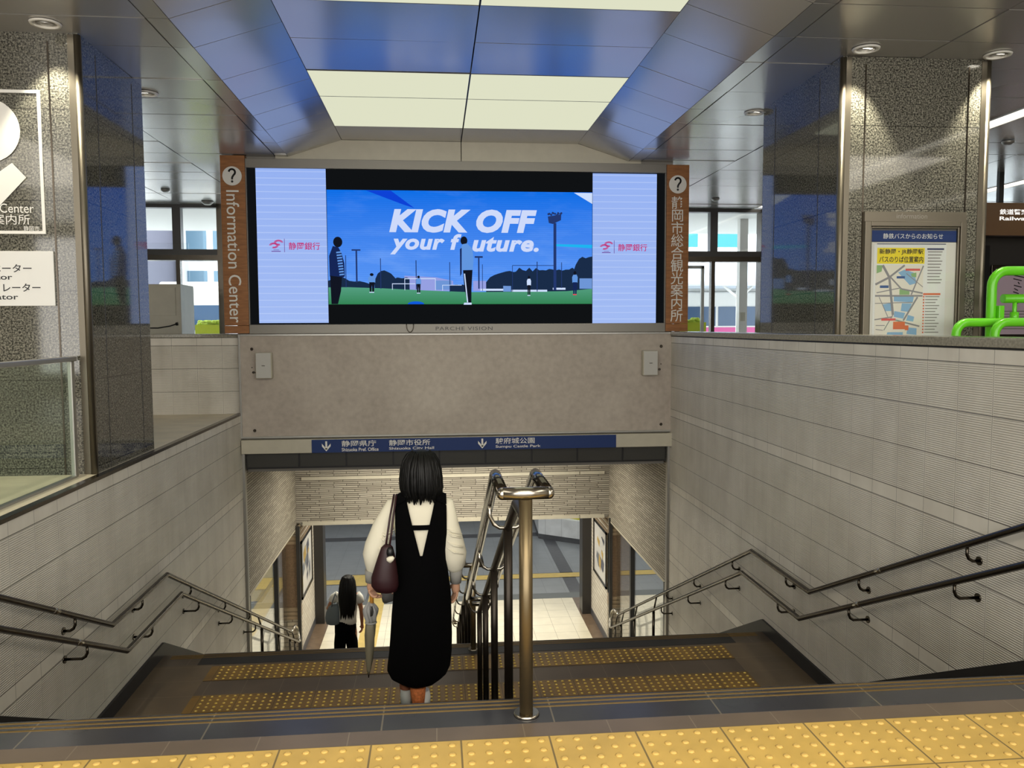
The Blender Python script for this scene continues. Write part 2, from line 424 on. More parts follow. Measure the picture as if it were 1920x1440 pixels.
m = MB(); m.box(XL-.02, XR+.02, 2.09, 2.69, -.3, .001, 0)
for i in range(-9, 11):
    for r in range(10):
        for c in range(5):
            m.dome(.07+.302*i+.031+.06*c, 2.69-.302*(r//5)-.031-.06*(r % 5), .001, .0135, .005, 1, 8)
struct('floor_2', m, ['yellow', 'bump'])

def flight(name, y0, z0, n, base, yend=None):
    pr = [(y0-.02, base), (y0-.02, z0-.002)]; 
    for k in range(1, n+1):
        y = y0+TRD*(k-1); pr += [(y, z0-RIS*(k-1)-.002), (y, z0-RIS*k-.002)]
    pr.append((y0+TRD*(n-1)+.02, z0-RIS*n-.002)); pr.append((y0+TRD*(n-1)+.02, base))
    pr = pr[:-3]+[(pr[-3][0], base)]
    m = MB(); m.prism(pr, 'x', XL, XR, 0)
    for k in range(1, n):
        y1 = y0+TRD*k; z = z0-RIS*k
        m.box(XL+.02, XR-.02, y1-.17, y1, z-.04, z, 1)
        for d in (.03, .06, .09): m.box(XL+.02, XR-.02, y1-d-.004, y1-d+.004, z, z+.0018, 2)
    return struct(name, m, ['tread', 'slate2', 'brass'])
flight('stair_flight', Y1, 0., 10, -4.65)
flight('stair_flight', YL1, ZL, 20, -4.65)
m = MB(); m.box(XL, XR, Y1+TRD*9, YL1, -4.65, ZL, 0)
z = ZL+.001
m.box(XL, -1.98, YL0, YL1-.25, ZL, z, 1); m.box(2.62, XR, YL0, YL1-.25, ZL, z, 1)
m.box(-2.12, 2.76, YL1-.25, YL1, ZL-.1, ZL+.002, 2)
for d in (.03, .06, .09): m.box(XL+.1, XR-.1, YL1-d-.004, YL1-d+.004, ZL, ZL+.004, 5)
for a, b in ((6.276, 6.578), (6.858, 7.16)):
    m.box(-1.98, 2.62, a, b, ZL, ZL+.003, 3)
    for i in range(15):
        for r in range(5):
            for c in range(5):
                x = 2.62-.302*i-.031-.06*c
                if x > -1.97: m.dome(x, b-.031-.06*r, ZL+.003, .0125, .006, 4, 7)
struct('stair_landing', m, ['landing', 'border', 'slate2', 'oldyel', 'oldbump', 'brass'])

# walls of the stair well, tiled
m = MB(); m.box(XR, XR+.22, -1.0, YF+.06, ZB, 1.262); struct('wall_right', m, 'tileR')
m = MB(); m.box(XL-.22, XL, -1.0, YF+.06, ZB, .296); struct('wall_left', m, 'tileR')
sk = [(1.0, -.3), (1.0, .12), (3.0, .12), (5.98, ZL+.115), (YL1+.02, ZL+.115), (13.7, ZB+.14), (13.7, ZB), (7.3, ZB), (7.3, ZL-.2), (5.9, ZL-.3)]
for nm, x0, x1 in (('baseboard_right', XR-.022, XR), ('baseboard_left', XL, XL+.022)):
    m = MB(); m.prism(sk[:5]+[(YF, ZL-.155*10+.05), (YF, ZB), (7.3, ZB), (7.3, ZL-.4), (5.9, ZL-.4)], 'x', x0, x1); struct(nm, m, 'slate2')
m = MB(); m.box(XR-.012, XR+.34, -1, YF+.06, 1.274, 1.33, 0); m.box(XR-.004, XR+.3, -1, YF+.06, 1.262, 1.274, 1); struct('wall_right_cap', m, ['cap', 'black'], .008)
m = MB(); m.box(XL-.05, XL+.006, -1, YF+.05, .285, .312, 1); m.box(XL-.2, XL-.05, -1, YF+.05, .29, .3015, 0); struct('wall_left_cap', m, ['terrace', 'dsteel'])
m = MB(); m.box(-14, XL-.2, Y1, YF+.1, -.3, .3); struct('terrace_floor', m, 'terrace')
m = MB(); m.box(-14, XL+.02, YF+.06, YF+.3, -.3, 1.285); struct('wall_back_parapet', m, 'tileX')
m = MB(); m.box(-14, XL+.1, YF+.04, YF+.34, 1.285, 1.33); struct('wall_back_cap', m, 'cap', .006)

# polished granite pillars with bronze corner strips
def pillar(nm, x0, x1, y0, y1, z0, strips, inner, skew=0.):
    m = MB(); m.prism([(x0, y0), (x1, y0), (x1-skew, y1), (x0-skew, y1)], 'z', z0, 3.56, 0)
    for x in strips: m.box(x-.006, x+.006, y0-.004, y0+.01, z0, 3.5, 4)
    for x in (x0, x1):
        sg = -1 if x == x0 else 1
        m.tube([(x-sg*.012, y0+.012, z0), (x-sg*.012, y0+.012, 3.55)], .026, 16, 2)
        m.box(min(x, x-sg*.075), max(x, x-sg*.075), y0-.006, y0+.01, z0, 3.55, 2)
        m.box(min(x, x+sg*.006), max(x, x+sg*.006), y0-.0, y0+.045, z0, 3.55, 2)
    for t in inner[1]: e = inner[0]-skew*(t-y0)/(y1-y0); m.box(e-.003, e+.003, t-.003, t+.003, z0, 3.5, 3)
    struct(nm, m, ['granite', 'alu', 'bronze', 'dark', 'dsteel'])
pillar('pillar_left', -3.86, -2.585, 6.4, 7.7, .3, (-2.8, -3.66), (-2.585, (6.7, 7.45)))
pillar('pillar_right', 3.28, 4.54, 6.44, 8.03, 0., (3.476, 4.357), (3.28, (6.83, 7.74)))

# ------------------------------------------------------------------ ceiling
ys = [-6, -4.9, -3.7, -2.5, -1.3, -.1, 1.1, 2.3, 3.5, 4.18, 4.8, 5.42, 6.05, 6.65, 7.48, 8.1, 8.69, 9.3, 9.93, 10.57, 11.19, 11.83, 12.44, 13.06, 13.68, 14.3, 14.9]
def panels(m, xs, ys, z, gap=.011):
    for i in range(len(xs)-1):
        for j in range(len(ys)-1):
            x0, x1, y0, y1 = xs[i]+gap/2, xs[i+1]-gap/2, ys[j]+gap/2, ys[j+1]-gap/2
            a, b = random.uniform(-.0035, .0035), random.uniform(-.0035, .0035)
            zz = lambda x, y: z+a*(x-x0)/(x1-x0)+b*(y-y0)/(y1-y0)
            c = [(x0, y0), (x1, y0), (x1, y1), (x0, y1)]
            m.add([(x, y, zz(x, y)) for x, y in c]+[(x, y, z+.04) for x, y in c], [(0, 1, 2, 3), (0, 4, 5, 1), (1, 5, 6, 2), (2, 6, 7, 3), (3, 7, 4, 0)], 0)
m = MB()
panels(m, [-14, -11.5, -9.2, -8, -6.8, -5.6, -4.4, -3.16, -1.99], ys, 3.56)
panels(m, [2.71, 3.94, 5.86], ys, 3.56); panels(m, [6.1, 7.4, 8.75], ys, 3.56); panels(m, [9.0, 10.3, 11.6, 13], ys, 3.56)
panels(m, [-1.99, -1.83], [y for y in ys if y <= 10.57]+[10.68], 3.56); panels(m, [2.54, 2.71], [y for y in ys if y <= 10.57]+[10.68], 3.56)
panels(m, [-1.99, .35, 2.71], [10.7, 11.83, 13.06, 14.3, 14.9], 3.56)
sl = [y for y in ys if y <= 10.0]+[10.68]
for xa, xb in ((-1.83, -1.165), (2.54, 1.87)):
    for j in range(len(sl)-1):
        y0, y1 = sl[j]+.005, sl[j+1]-.005; e = random.uniform(-.003, .003)
        v = [(xa, y0, 3.56), (xa, y1, 3.56), (xb, y1, 3.775+e), (xb, y0, 3.775)]
        m.add(v+[(x, y, z+.04) for x, y, z in v], [(0, 1, 2, 3), (0, 4, 5, 1), (1, 5, 6, 2), (2, 6, 7, 3), (3, 7, 4, 0)], 0)
TX = [-1.165, .35, 1.87]
panels(m, TX, [9.945, 10.68], 3.775); panels(m, TX, [6.2, 7.0, 7.84], 3.775); panels(m, TX, [1.5, 2.6, 3.75], 3.775); panels(m, TX, [-6, -4.9, -3.7, -2.5, -.8], 3.775)
m.box(-14, 13, -6, 14.9, 3.83, 3.86, 1)
m.box(5.86, 6.1, -6, 14.9, 3.64, 3.66, 1); m.box(8.75, 9.0, -6, 14.9, 3.64, 3.66, 1)
struct('ceiling', m, ['ceil', 'gap'])
m = MB(); m.prism([(-1.99, 3.56), (-1.83, 3.56), (-1.165, 3.775), (.345, 3.775), (.345, 3.52), (-1.99, 3.52)], 'y', 10.68, 10.75, 0)
m.prism([(.355, 3.775), (1.87, 3.775), (2.54, 3.56), (2.71, 3.56), (2.71, 3.52), (.355, 3.52)], 'y', 10.68, 10.75, 0)
struct('trim_2', m, ['beige'])
m = MB(); m.box(-14.3, 13.3, -6.3, 14.9, 3.95, 4.4); m.box(-14.3, 13.3, 14.9, 19.2, 3.6, 4.4, 1); struct('roof', m, ['concrete', 'white'])
# enclosing walls of the hall and the concourse
m = MB(); m.box(-14.2, -14, -6, 14.9, ZB, 4.0); struct('wall_far_left', m, 'concrete')
m = MB(); m.box(13, 13.2, -6, 14.9, ZB, 4.0); struct('wall_far_right', m, 'concrete')
m = MB(); m.box(-14, 13, -6.2, -6, -.3, 4.0); struct('wall_behind', m, 'concrete')

# ------------------------------------------------------------------ facade over the stairs, tunnel below it
m = MB(); m.box(XL-.02, XR+.02, YF+.02, YF+.4, -.03, 3.56, 0); struct('wall_front', m, 'concrete')
m = MB(); m.box(-14, XL-.2, 10.76, 11.1, -.5, -.3); m.box(XR+.2, 13, 10.76, 11.1, -.5, -.3); m.box(XL, XR, 10.98, 14.8, -.5, -.42); struct('ceiling_2', m, 'concrete')
m = MB(); m.box(XL+.03, XR-.03, YF+.08, YF+.24, -.43, -.2, 0)
xs = [XL+.03, -1.793, -1.187, -.578, .03, .641, 1.262, 1.878, 2.499, XR-.03]
for i in range(len(xs)-1): m.box(xs[i]+.012, xs[i+1]-.012, YF+.066, YF+.08, -.405, -.215, 1)
struct('trim_3', m, ['black', 'fascia'])
for nm, x0, x1 in (('wall_tunnel_left', XL-.2, XL-.012), ('wall_tunnel_right', XR+.012, XR+.2)):
    m = MB(); m.box(x0, x1, YF+.06, 14.62, -2.15, -.3, 0); m.box(x0-.002, x1+.002, YF+.06, 14.62, -2.18, -2.15, 1); struct(nm, m, ['stoneY', 'beige'])
m = MB(); m.box(XL-.01, XR+.01, 14.6, 14.8, -2.07, -.42, 0)
for a in (-2.4, -.55, 1.1, 2.6):
    b = {-2.4: -.57, -.55: 1.08, 1.1: 2.58, 2.6: 3.05}[a]
    m.box(a, b, 14.58, 14.61, -2.11, -2.05, 1); m.box(a, b, 14.57, 14.61, -1.295, -1.24, 1)
struct('wall_tunnel_end', m, ['stoneX', 'beige'])
for nm, x in (('trim_4', XL), ('trim_5', XR)):
    m = MB(); sg = 1 if x < 0 else -1
    m.box(min(x, x+sg*.03), max(x, x+sg*.03), YF-.01, YF+.07, -3.05, -.2, 0); m.box(min(x-sg*.2, x+sg*.012), max(x-sg*.2, x+sg*.012), YF+.06, YF+.2, -4.6, -2.15, 1)
    struct(nm, m, ['alu', 'black'])
# glass side walls of the lower stairs
gp = [(YF+.2, -2.18), (14.4, -2.18), (14.4, ZB), (13.75, ZB), (YF+.2, ZL-RIS*10)]
for i, x in enumerate((XL-.1, XR+.1)):
    m = MB(); m.prism(gp, 'x', x-.006, x+.006); w = struct('window_%d' % (i+3), m, 'glass')
    f = MB(); f.box(x-.04, x+.04, 13.1, 13.18, -4.4, -2.18); f.build('window_frame', 'dark', w)
m = MB(); m.box(-14, 13, 10.76, 30, ZB-.2, ZB, 0); struct('floor_3', m, 'congrey')
m = MB(); m.box(-14, 13, YF+.1, 17.66, ZB, ZB+.004, 0); m.box(2.97, 3.3, 13.75, 17.66, ZB, ZB+.006, 1); m.box(XL-.2, XL+.25, 13.75, 17.66, ZB, ZB+.006, 1)
m.box(-14, 13, 17.66, 18.02, ZB, ZB+.006, 2)
m.box(2.98, 3.3, 18.02, 29.9, ZB, ZB+.003, 3); m.box(-14, 13, 23.1, 23.5, ZB, ZB+.003, 3)
m.box(-14, 13, 19.13, 19.17, ZB, ZB+.003, 3); m.box(-14, 13, 19.5, 19.54, ZB, ZB+.003, 3); m.box(-14, 13, 19.17, 19.5, ZB, ZB+.006, 4)
m.box(-2.15, -.9, 18.95, 19.9, ZB, ZB+.0055, 3); m.box(-2.1, -.95, 19.0, 19.85, ZB, ZB+.007, 4)
m.box(-1.62, -1.14, 18.0, 19.2, ZB, ZB+.0058, 3); m.box(-1.56, -1.2, 14.2, 19.2, ZB, ZB+.0075, 4)
m.box(-4.9, -3.9, 18.1, 21.2, ZB, ZB+.0062, 3); m.box(-4.8, -4.0, 18.15, 21.1, ZB, ZB+.008, 4)
struct('floor_4', m, ['conwhite', 'conbrown', 'grate', 'condark', 'conyel'])
m = MB(); m.box(-14, XL-.2, 10.9, 30, -2.16, -2.05); m.box(XR+.2, 13, 10.9, 30, -2.16, -2.05); m.box(XL-.2, XR+.2, 14.8, 30, -2.16, -2.05); struct('ceiling_3', m, 'white')
m = MB(); m.box(-14, 13, 30, 30.2, ZB, -2); m.box(-14.2, -14, 10.8, 30, ZB, -2); m.box(13, 13.2, 10.8, 30, ZB, -2); m.box(-14, XL-.3, 10.78, 10.88, ZB, -2.1); m.box(XR+.3, 13, 10.78, 10.88, ZB, -2.1)
m.box(-14, 13, 14.9, 15.1, -2.1, -.1)
struct('wall_concourse', m, 'white')
# piers at the foot of the stairs: brick, ridged bands, brown mosaic
for nm, x0, x1 in (('pier_right', 3.15, 3.55), ('pier_left', -2.88, -2.47)):
    m = MB(); m.box(x0, x1, 14.5, 14.75, ZB, -3.78, 1); m.box(x0, x1, 14.5, 14.75, -3.56, -2.42, 0); m.box(x0, x1, 14.5, 14.75, -2.28, -2.1, 1)
    for a in (-3.78, -3.70, -3.63, -2.42, -2.35): m.box(x0-.004, x1+.004, 14.49, 14.75, a, a+.055, 2)
    m.box(x0, x1, 14.505, 14.75, -3.8, -2.28, 2)
    e = x0 if x0 > 0 else x1
    m.box(e-.03, e+.03, 14.46, 14.52, ZB, -2.1, 3)
    struct(nm, m, ['mosaic', 'brick', 'ribbrown', 'dark'])
for nm, x0, x1, e in (('wall_exit_right', 3.2, 3.4, 3.2), ('wall_exit_left', -2.72, -2.52, -2.52)):
    m = MB(); m.box(x0, x1, 14.75, 16.7, ZB+.14, -2.3, 0); m.box(x0-.01, x1+.01, 14.75, 16.7, ZB, ZB+.14, 1); m.box(x0, x1, 14.75, 16.7, -2.3, -2.1, 2)
    for a in (-2.5, -2.4, -2.3): m.box(x0-.015, x1+.015, 14.75, 16.7, a, a+.045, 2)
    m.box(e-.19 if e > 0 else e-.2, e+.2 if e > 0 else e+.19, 16.6, 16.95, ZB, -2.1, 3)
    struct(nm, m, ['brickY', 'condark', 'ribbrown', 'dark'])

# ------------------------------------------------------------------ window walls behind the hall
def window(nm, x0, x1, muls, cols):
    g = MB(); g.box(x0, x1, 14.93, 14.945, 0, 3.56); w = struct(nm, g, 'glass')
    f = MB(); f.box(x0, x1, 14.84, 15.0, 3.5, 3.56); f.box(x0, x1, 14.82, 15.02, 2.59, 2.68, 1); f.box(x0, x1, 14.82, 15.02, 2.68, 2.78, 0)
    f.box(x0, x1, 14.84, 15.0, 0, .1)
    for x in muls: f.box(x-.07, x+.07, 14.84, 15.0, 2.7, 3.5, 0); f.box(x-.035, x+.035, 14.86, 14.98, 0, 2.62, 1)
    f.build('window_frame', ['dark', 'dsteel'], w)
    f = MB()
    for x in cols: f.box(x-.05, x+.05, 14.8, 15.04, 0, 3.56)
    f.build('window_post', 'dsteel', w)
window('window_1', -13.9, -2.2, (-11.5, -10.2, -8.9, -7.7, -6.6, -5.55, -4.48), (-3.74, -6.05, -8.3))
window('window_2', 2.2, 12.9, (3.9, 5.15, 7.4, 8.6, 9.9, 11.2), (6.09, 4.45, 8.0))
m = MB(); m.box(-2.2, 2.2, 14.85, 15.0, 0, 3.56); struct('wall_back', m, 'concrete')
m = MB(); m.box(-60, 70, 15.0, 90, -.4, -.1); struct('ground', m, simple('asphalt', (215, 215, 212), .8, 0, .5, .1, 1))

# ------------------------------------------------------------------ lamps and ceiling fittings
def light_panel(x0, x1, y0, y1, label):
    m = MB(); g = .008
    m.box(x0+g, x1-g, y0+g, y1-g, 3.772, 3.79, 0)
    for a in ((x0+.003, x1-.003, y0+.003, y0+g), (x0+.003, x1-.003, y1-g, y1-.003), (x0+.003, x0+g, y0, y1), (x1-g, x1-.003, y0, y1)): m.box(*a, 3.772, 3.80, 1)
    o = m.build('light_panel', ['panel_light', 'dark'])
    return tag(o, label, 'light', 'luminous ceiling panels')
light_panel(TX[0], TX[1], 8.69, 9.945, 'glowing cream ceiling panel nearest the video screen, left of the dark centre joint')
light_panel(TX[1], TX[2], 8.69, 9.945, 'glowing cream ceiling panel nearest the video screen, right of the dark centre joint')
light_panel(TX[0], TX[1], 7.84, 8.69, 'narrower glowing cream ceiling panel beside the metal panels, left of centre joint')
light_panel(TX[1], TX[2], 7.84, 8.69, 'narrower glowing cream ceiling panel beside the metal panels, right of centre joint')
light_panel(TX[0], TX[1], 5.0, 6.2, 'glowing ceiling panel at the top edge of the photo, left of centre joint')
light_panel(TX[1], TX[2], 5.0, 6.2, 'glowing ceiling panel at the top edge of the photo, right of centre joint')
for y0, y1 in ((3.75, 5.0), (-.8, .35), (.35, 1.5)):
    for i in (0, 1): light_panel(TX[i], TX[i+1], y0, y1, 'glowing ceiling panel above the viewer')

def downlight(x, y, label, target, energy, angle=62):
    t = thing('downlight', label, 'downlight', (x, y, 3.56), 'downlights round the granite pillars')
    m = MB(); m.rings([(x, y, 3.556, .105, .105), (x, y, 3.545, .1, .1), (x, y, 3.547, .078, .078), (x, y, 3.575, .07, .07)], 28, 0, False)
    m.build('trim_ring', 'white', t)
    d = Vector(target)-Vector((x, y, 3.56)); d.normalize()
    m = MB(); c = Vector((x, y, 3.562)); a = d.cross(Vector((1, 0, .1))).normalized(); b = d.cross(a)
    m.loft([[c-d*.03+(a*math.cos(w)+b*math.sin(w))*.06 for w in [2*math.pi*k/20 for k in range(20)]], [c+d*.012+(a*math.cos(w)+b*math.sin(w))*.062 for w in [2*math.pi*k/20 for k in range(20)]]], 0, False)
    m.build('swivel_cup', 'alu', t)
    m = MB(); m.loft([[c+d*.002+(a*math.cos(w)+b*math.sin(w))*r for w in [2*math.pi*k/20 for k in range(20)]] for r in (.052, .001)], 0, False); m.build('bulb', 'lamp', t)
    l = light('downlight_lamp', 'SPOT', c+d*.03, energy, (1, .93, .74), .03, None, target, math.radians(angle), .45)
    l.parent = t; l.location = l.location-Vector((x, y, 3.56))
downlight(-2.72, 6.2, 'round downlight above the front face of the left granite pillar', (-2.8, 6.42, 1.9), 120, 66)
downlight(-2.62, 7.93, 'round downlight peeping out behind the left granite pillar edge', (-2.6, 8.2, 1.0), 14)
downlight(3.37, 6.25, 'left of the two round downlights in front of the right granite pillar', (3.34, 6.47, 1.9), 130, 66)
downlight(4.5, 6.3, 'right of the two round downlights in front of the right granite pillar', (4.52, 6.5, 1.9), 130, 66)
downlight(3.24, 8.16, 'round downlight behind the far edge of the right granite pillar', (3.2, 8.4, 1.0), 14)

def strip(x0, x1, y0, y1, label):
    m = MB(); m.box(x0+.015, x1-.015, y0, y1, 3.585, 3.60, 0)
    m.box(x0, x0+.012, y0, y1, 3.55, 3.62, 1); m.box(x1-.012, x1, y0, y1, 3.55, 3.62, 1)
    tag(m.build('strip_light', ['strip_light', 'white']), label, 'light')
strip(5.86, 6.1, -3, 14.8, 'long bright strip light in the ceiling right of the right granite pillar')
strip(8.75, 9.0, -3, 14.8, 'farther strip light behind the hanging black pole')
def detector(x, y, label):
    m = MB(); m.rings([(x, y, 3.556, .07, .07), (x, y, 3.535, .065, .065), (x, y, 3.515, .035, .035)], 20); tag(m.build('smoke_detector', 'alu'), label, 'detector', 'ceiling detectors')
detector(-4.16, 13.3, 'small round ceiling detector above the left windows')
detector(4.75, 13.64, 'small round ceiling detector above the right windows')
detector(6.73, 9.19, 'round ceiling detector between the two strip lights')
m = MB(); m.rings([(-3.85, 14.5, 3.556, .1, .1), (-3.85, 14.5, 3.54, .1, .1), (-3.85, 14.5, 3.5, .05, .05)], 20); tag(m.build('downlight', 'alu'), 'round ceiling fitting close to the top of the orange Information Center sign', 'downlight')

# ------------------------------------------------------------------ video screen
YS = 10.655
def glow(name, rgb, k=1.35): 
    MT[name] = emit(name, C(*rgb), k)
def glow_grad(name, z0, z1, a, b, k=1.35, stripes=False, clouds=False):
    m = Mat(name); nt = m.nt; p = m.pos(); e = nt.nodes.new('ShaderNodeEmission')
    c = m.ramp((p[2]-z0)*(1/(z1-z0)), [(0, C(*a)), (1, C(*b))])
    if stripes:
        n = m.noise(3, 2, m.vec(p[0]*.3, 0, p[2]*9)); c = m.mix(p[2].line(1.5, .085, .006)*.35, c, C(205, 222, 255)); c = m.mix((n-.45)*.35, c, C(130, 155, 225))
    if clouds:
        n = m.noise(1.7, 5, m.vec(p[0]*.8+p[2]*.6, 0, p[2]*3.2), .6); c = m.mix((n-.5)*3.0*((p[2]*-1+2.95)*.9).mx(.25), c, C(120, 165, 238))
        c = m.mix(p[2].line(1.5, .0265, .003)*.12, c, C(10, 40, 120))
    nt.links.new(c, e.inputs[0]); e.inputs[1].default_value = k
    nt.links.new(e.outputs[0], nt.nodes['Material Output'].inputs[0]); MT[name] = m.m
glow_grad('screen_side', 1.4, 3.4, (165, 190, 246), (152, 180, 244), .98, True)
glow_grad('screen_sky', 1.95, 3.15, (84, 142, 232), (10, 104, 218), 1.15, False, True)
glow_grad('screen_grass', 1.7, 1.92, (52, 132, 84), (84, 158, 128), 1.0)
for n, c in (('scr_black', (16, 18, 20)), ('scr_tree', (26, 44, 72)), ('scr_navy', (22, 38, 86)), ('scr_dkfig', (18, 22, 34)), ('scr_coat', (98, 150, 222)), ('scr_cyan', (30, 180, 240)), ('scr_ribbon', (14, 66, 214)), ('scr_white', (205, 222, 252)), ('scr_pole', (36, 56, 110)), ('scr_cone', (16, 90, 220)), ('scr_mauve', (150, 160, 226)), ('scr_bldg', (110, 150, 214)), ('scr_red', (230, 70, 90))): glow(n, c, 1.0)
glow('scr_text', (206, 218, 250), 1.0); glow('scr_logo', (190, 50, 120), 1.0); glow('scr_logodk', (110, 50, 140), 1.0)
vs = thing('video_screen', 'wide video screen above the stairs showing blue football picture', 'screen', (.34, YF, 1.33))
m = MB(); A0, A1, B0, B1 = -2.352, 3.035, 1.328, 3.52
m.box(A0, A1, 10.62, 10.7, B0, 1.445, 0); m.box(A0, A1, 10.62, 10.7, 3.405, B1, 0); m.box(A0, -2.34, 10.62, 10.7, 1.445, 3.405, 0); m.box(3.02, A1, 10.62, 10.7, 1.445, 3.405, 0)
m.build('casing', 'greyframe', vs, .004)
m = MB(); m.box(-2.34, 3.02, YS+.004, 10.7, 1.445, 3.405, 0)
def dx(x): return -1.36+(x-47)/1833*3.415
def dz(y): return 1.70+(852-y)/780*1.445
NL = ['scr_black', 'screen_side', 'screen_sky', 'screen_grass', 'scr_tree', 'scr_navy', 'scr_dkfig', 'scr_coat', 'scr_cyan', 'scr_ribbon', 'scr_white', 'scr_pole', 'scr_cone', 'scr_mauve', 'scr_bldg', 'scr_red']
ix = {n: i for i, n in enumerate(NL)}
lay = [0]
def pic(mat, pts):
    lay[0] += 1; m.face([(dx(x), YS-.00006*lay[0], dz(y)) for x, y in pts], ix[mat])
def rect(mat, x0, y0, x1, y1): pic(mat, [(x0, y0), (x1, y0), (x1, y1), (x0, y1)])
def blob(mat, x0, x1, base, tops):
    n = len(tops); pic(mat, [(x0, base)]+[(x0+(x1-x0)*i/(n-1), t) for i, t in enumerate(tops)]+[(x1, base)])
def oval(mat, cx, cy, rx, ry, n=18): pic(mat, [(cx+rx*math.cos(2*math.pi*k/n), cy+ry*math.sin(2*math.pi*k/n)) for k in range(n)])
m.face([(-2.234, YS, 1.465), (-1.366, YS, 1.465), (-1.366, YS, 3.405), (-2.234, YS, 3.405)], 1)
m.face([(2.06, YS, 1.445), (2.915, YS, 1.445), (2.915, YS, 3.395), (2.06, YS, 3.395)], 1)
rect('screen_sky', 47, 70, 1880, 770)
pic('scr_ribbon', [(310, 72), (480, 72), (640, 190), (560, 165)]); pic('scr_white', [(1750, 74), (1880, 74), (1880, 150)])
pic('scr_cyan', [(1610, 432), (1880, 436), (1880, 460), (1610, 446)])
pic('scr_mauve', [(565, 655), (780, 665), (900, 690), (900, 760), (565, 760)]); rect('scr_mauve', 1040, 690, 1130, 760)
jag = lambda n, base, amp: [base+random.uniform(-amp, amp) for _ in range(n)]
blob('scr_tree', 47, 330, 770, [690, 675, 670, 668, 690, 695, 692, 700, 712]); blob('scr_tree', 360, 520, 770, [690, 640, 622, 618, 628, 640, 665, 690])
blob('scr_tree', 500, 600, 770, jag(9, 672, 8)); blob('scr_tree', 1130, 1380, 770, [700, 665, 650, 640, 632, 624, 620, 628, 622, 640]); blob('scr_tree', 1340, 1880, 770, jag(24, 612, 16))
blob('scr_tree', 1740, 1880, 770, [640, 575, 535, 520, 530, 522, 518]); rect('scr_bldg', 1790, 672, 1880, 745); rect('scr_bldg', 780, 688, 890, 752); blob('scr_tree', 880, 1000, 770, jag(8, 722, 8))
rect('scr_bldg', 1250, 722, 1305, 765); pic('scr_tree', [(1215, 712), (1310, 712), (1310, 726), (1225, 724)])
pic('screen_grass', [(47, 735), (180, 734), (420, 742), (700, 756), (1000, 768), (1400, 766), (1700, 762), (1880, 745), (1880, 852), (47, 852)])
for a, b, c in ((1090, 1250, 745), (1310, 1560, 752), (1600, 1690, 738)): rect('scr_white', a, c, b, c+14)
def pole(x, y0, y1, w=5): rect('scr_pole', x-w/2, y0, x+w/2, y1)
for x, y0, y1, w in ((167, 515, 735, 5), (240, 480, 700, 11), (403, 535, 745, 5), (646, 548, 750, 6), (878, 560, 765, 5), (1080, 530, 745, 10), (1105, 575, 760, 4), (1315, 582, 765, 4), (1489, 555, 765, 6), (1662, 560, 740, 5)): pole(x, y0, y1, w)
rect('scr_pole', 208, 474, 268, 484); rect('scr_pole', 1052, 518, 1108, 530); rect('scr_pole', 1315, 580, 1620, 584)
pole(1615, 285, 755, 20); pic('scr_pole', [(1565, 240), (1660, 225), (1658, 265), (1600, 292), (1572, 285)])
for k in range(14): oval('scr_pole', 1572+7*k+random.uniform(-3, 3), 232-random.uniform(-10, 18), 7, 8, 8)
for x0, y0, x1, y1 in ((565, 672, 780, 678), (565, 672, 569, 755), (776, 672, 780, 755), (480, 708, 640, 713), (480, 708, 484, 752), (825, 718, 960, 722), (825, 718, 829, 758)): rect('scr_white', x0, y0, x1, y1)
oval('scr_cone', 642, 850, 56, 18)
rect('scr_black', 560, 852, 720, 872)
def figure(x, y0, y1, w, top, legs='scr_dkfig', head='scr_dkfig', foot='scr_white'):
    h = y1-y0; oval(head, x, y0+h*.07, w*.26, h*.075)
    pic(top, [(x-w*.3, y0+h*.15), (x+w*.3, y0+h*.14), (x+w*.5, y0+h*.25), (x+w*.46, y0+h*.48), (x-w*.46, y0+h*.48), (x-w*.5, y0+h*.25)])
    pic(legs, [(x-w*.36, y0+h*.46), (x+w*.38, y0+h*.46), (x+w*.28, y0+h*.97), (x+w*.05, y0+h*.97), (x, y0+h*.6), (x-w*.08, y0+h*.97), (x-w*.3, y0+h*.97)])
    rect(foot, x-w*.36, y0+h*.955, x+w*.3, y1)
figure(342, 638, 772, 50, 'scr_coat'); figure(662, 655, 778, 36, 'scr_coat'); figure(1431, 655, 795, 30, 'scr_white'); figure(1757, 622, 790, 40, 'scr_coat', 'scr_navy', 'scr_dkfig', 'scr_red')
# two larger players seen from behind
oval('scr_dkfig', 116, 425, 31, 36); pic('scr_navy', [(82, 452), (120, 462), (140, 500), (158, 570), (160, 660), (125, 680), (58, 660), (56, 520)])
for k in range(9): pic('scr_coat', [(104+k*2.4, 492+k*19), (138+k*2, 488+k*19), (140+k*2, 498+k*19), (105+k*2.4, 502+k*19)])
pic('scr_dkfig', [(60, 655), (140, 665), (132, 760), (110, 850), (66, 850)])
oval('scr_dkfig', 978, 412, 24, 30); pic('scr_coat', [(968, 436), (1000, 430), (1036, 468), (1044, 540), (1038, 612), (948, 618), (950, 480)]); pic('scr_navy', [(950, 470), (962, 460), (960, 640), (950, 660)])
pic('scr_dkfig', [(970, 616), (1036, 614), (1028, 740), (1026, 845), (1000, 845), (978, 740)]); pic('scr_white', [(976, 640), (984, 640), (1004, 840), (996, 840)]); pic('scr_white', [(976, 842), (1028, 842), (1028, 856), (972, 856)])
disp = m.build('display', NL, vs); part_base(disp)
text('KICK OFF', (dx(466), dx(1488), dz(358), dz(196)), YS-.008, 'scr_text', disp, 'headline', shear=.22, bold=.055, keep=False, spacing=1.06)
text('your f', (dx(470), dx(962), dz(508), dz(366)), YS-.008, 'scr_text', disp, 'tagline', shear=.22, bold=.038, keep=False, spacing=1.06)
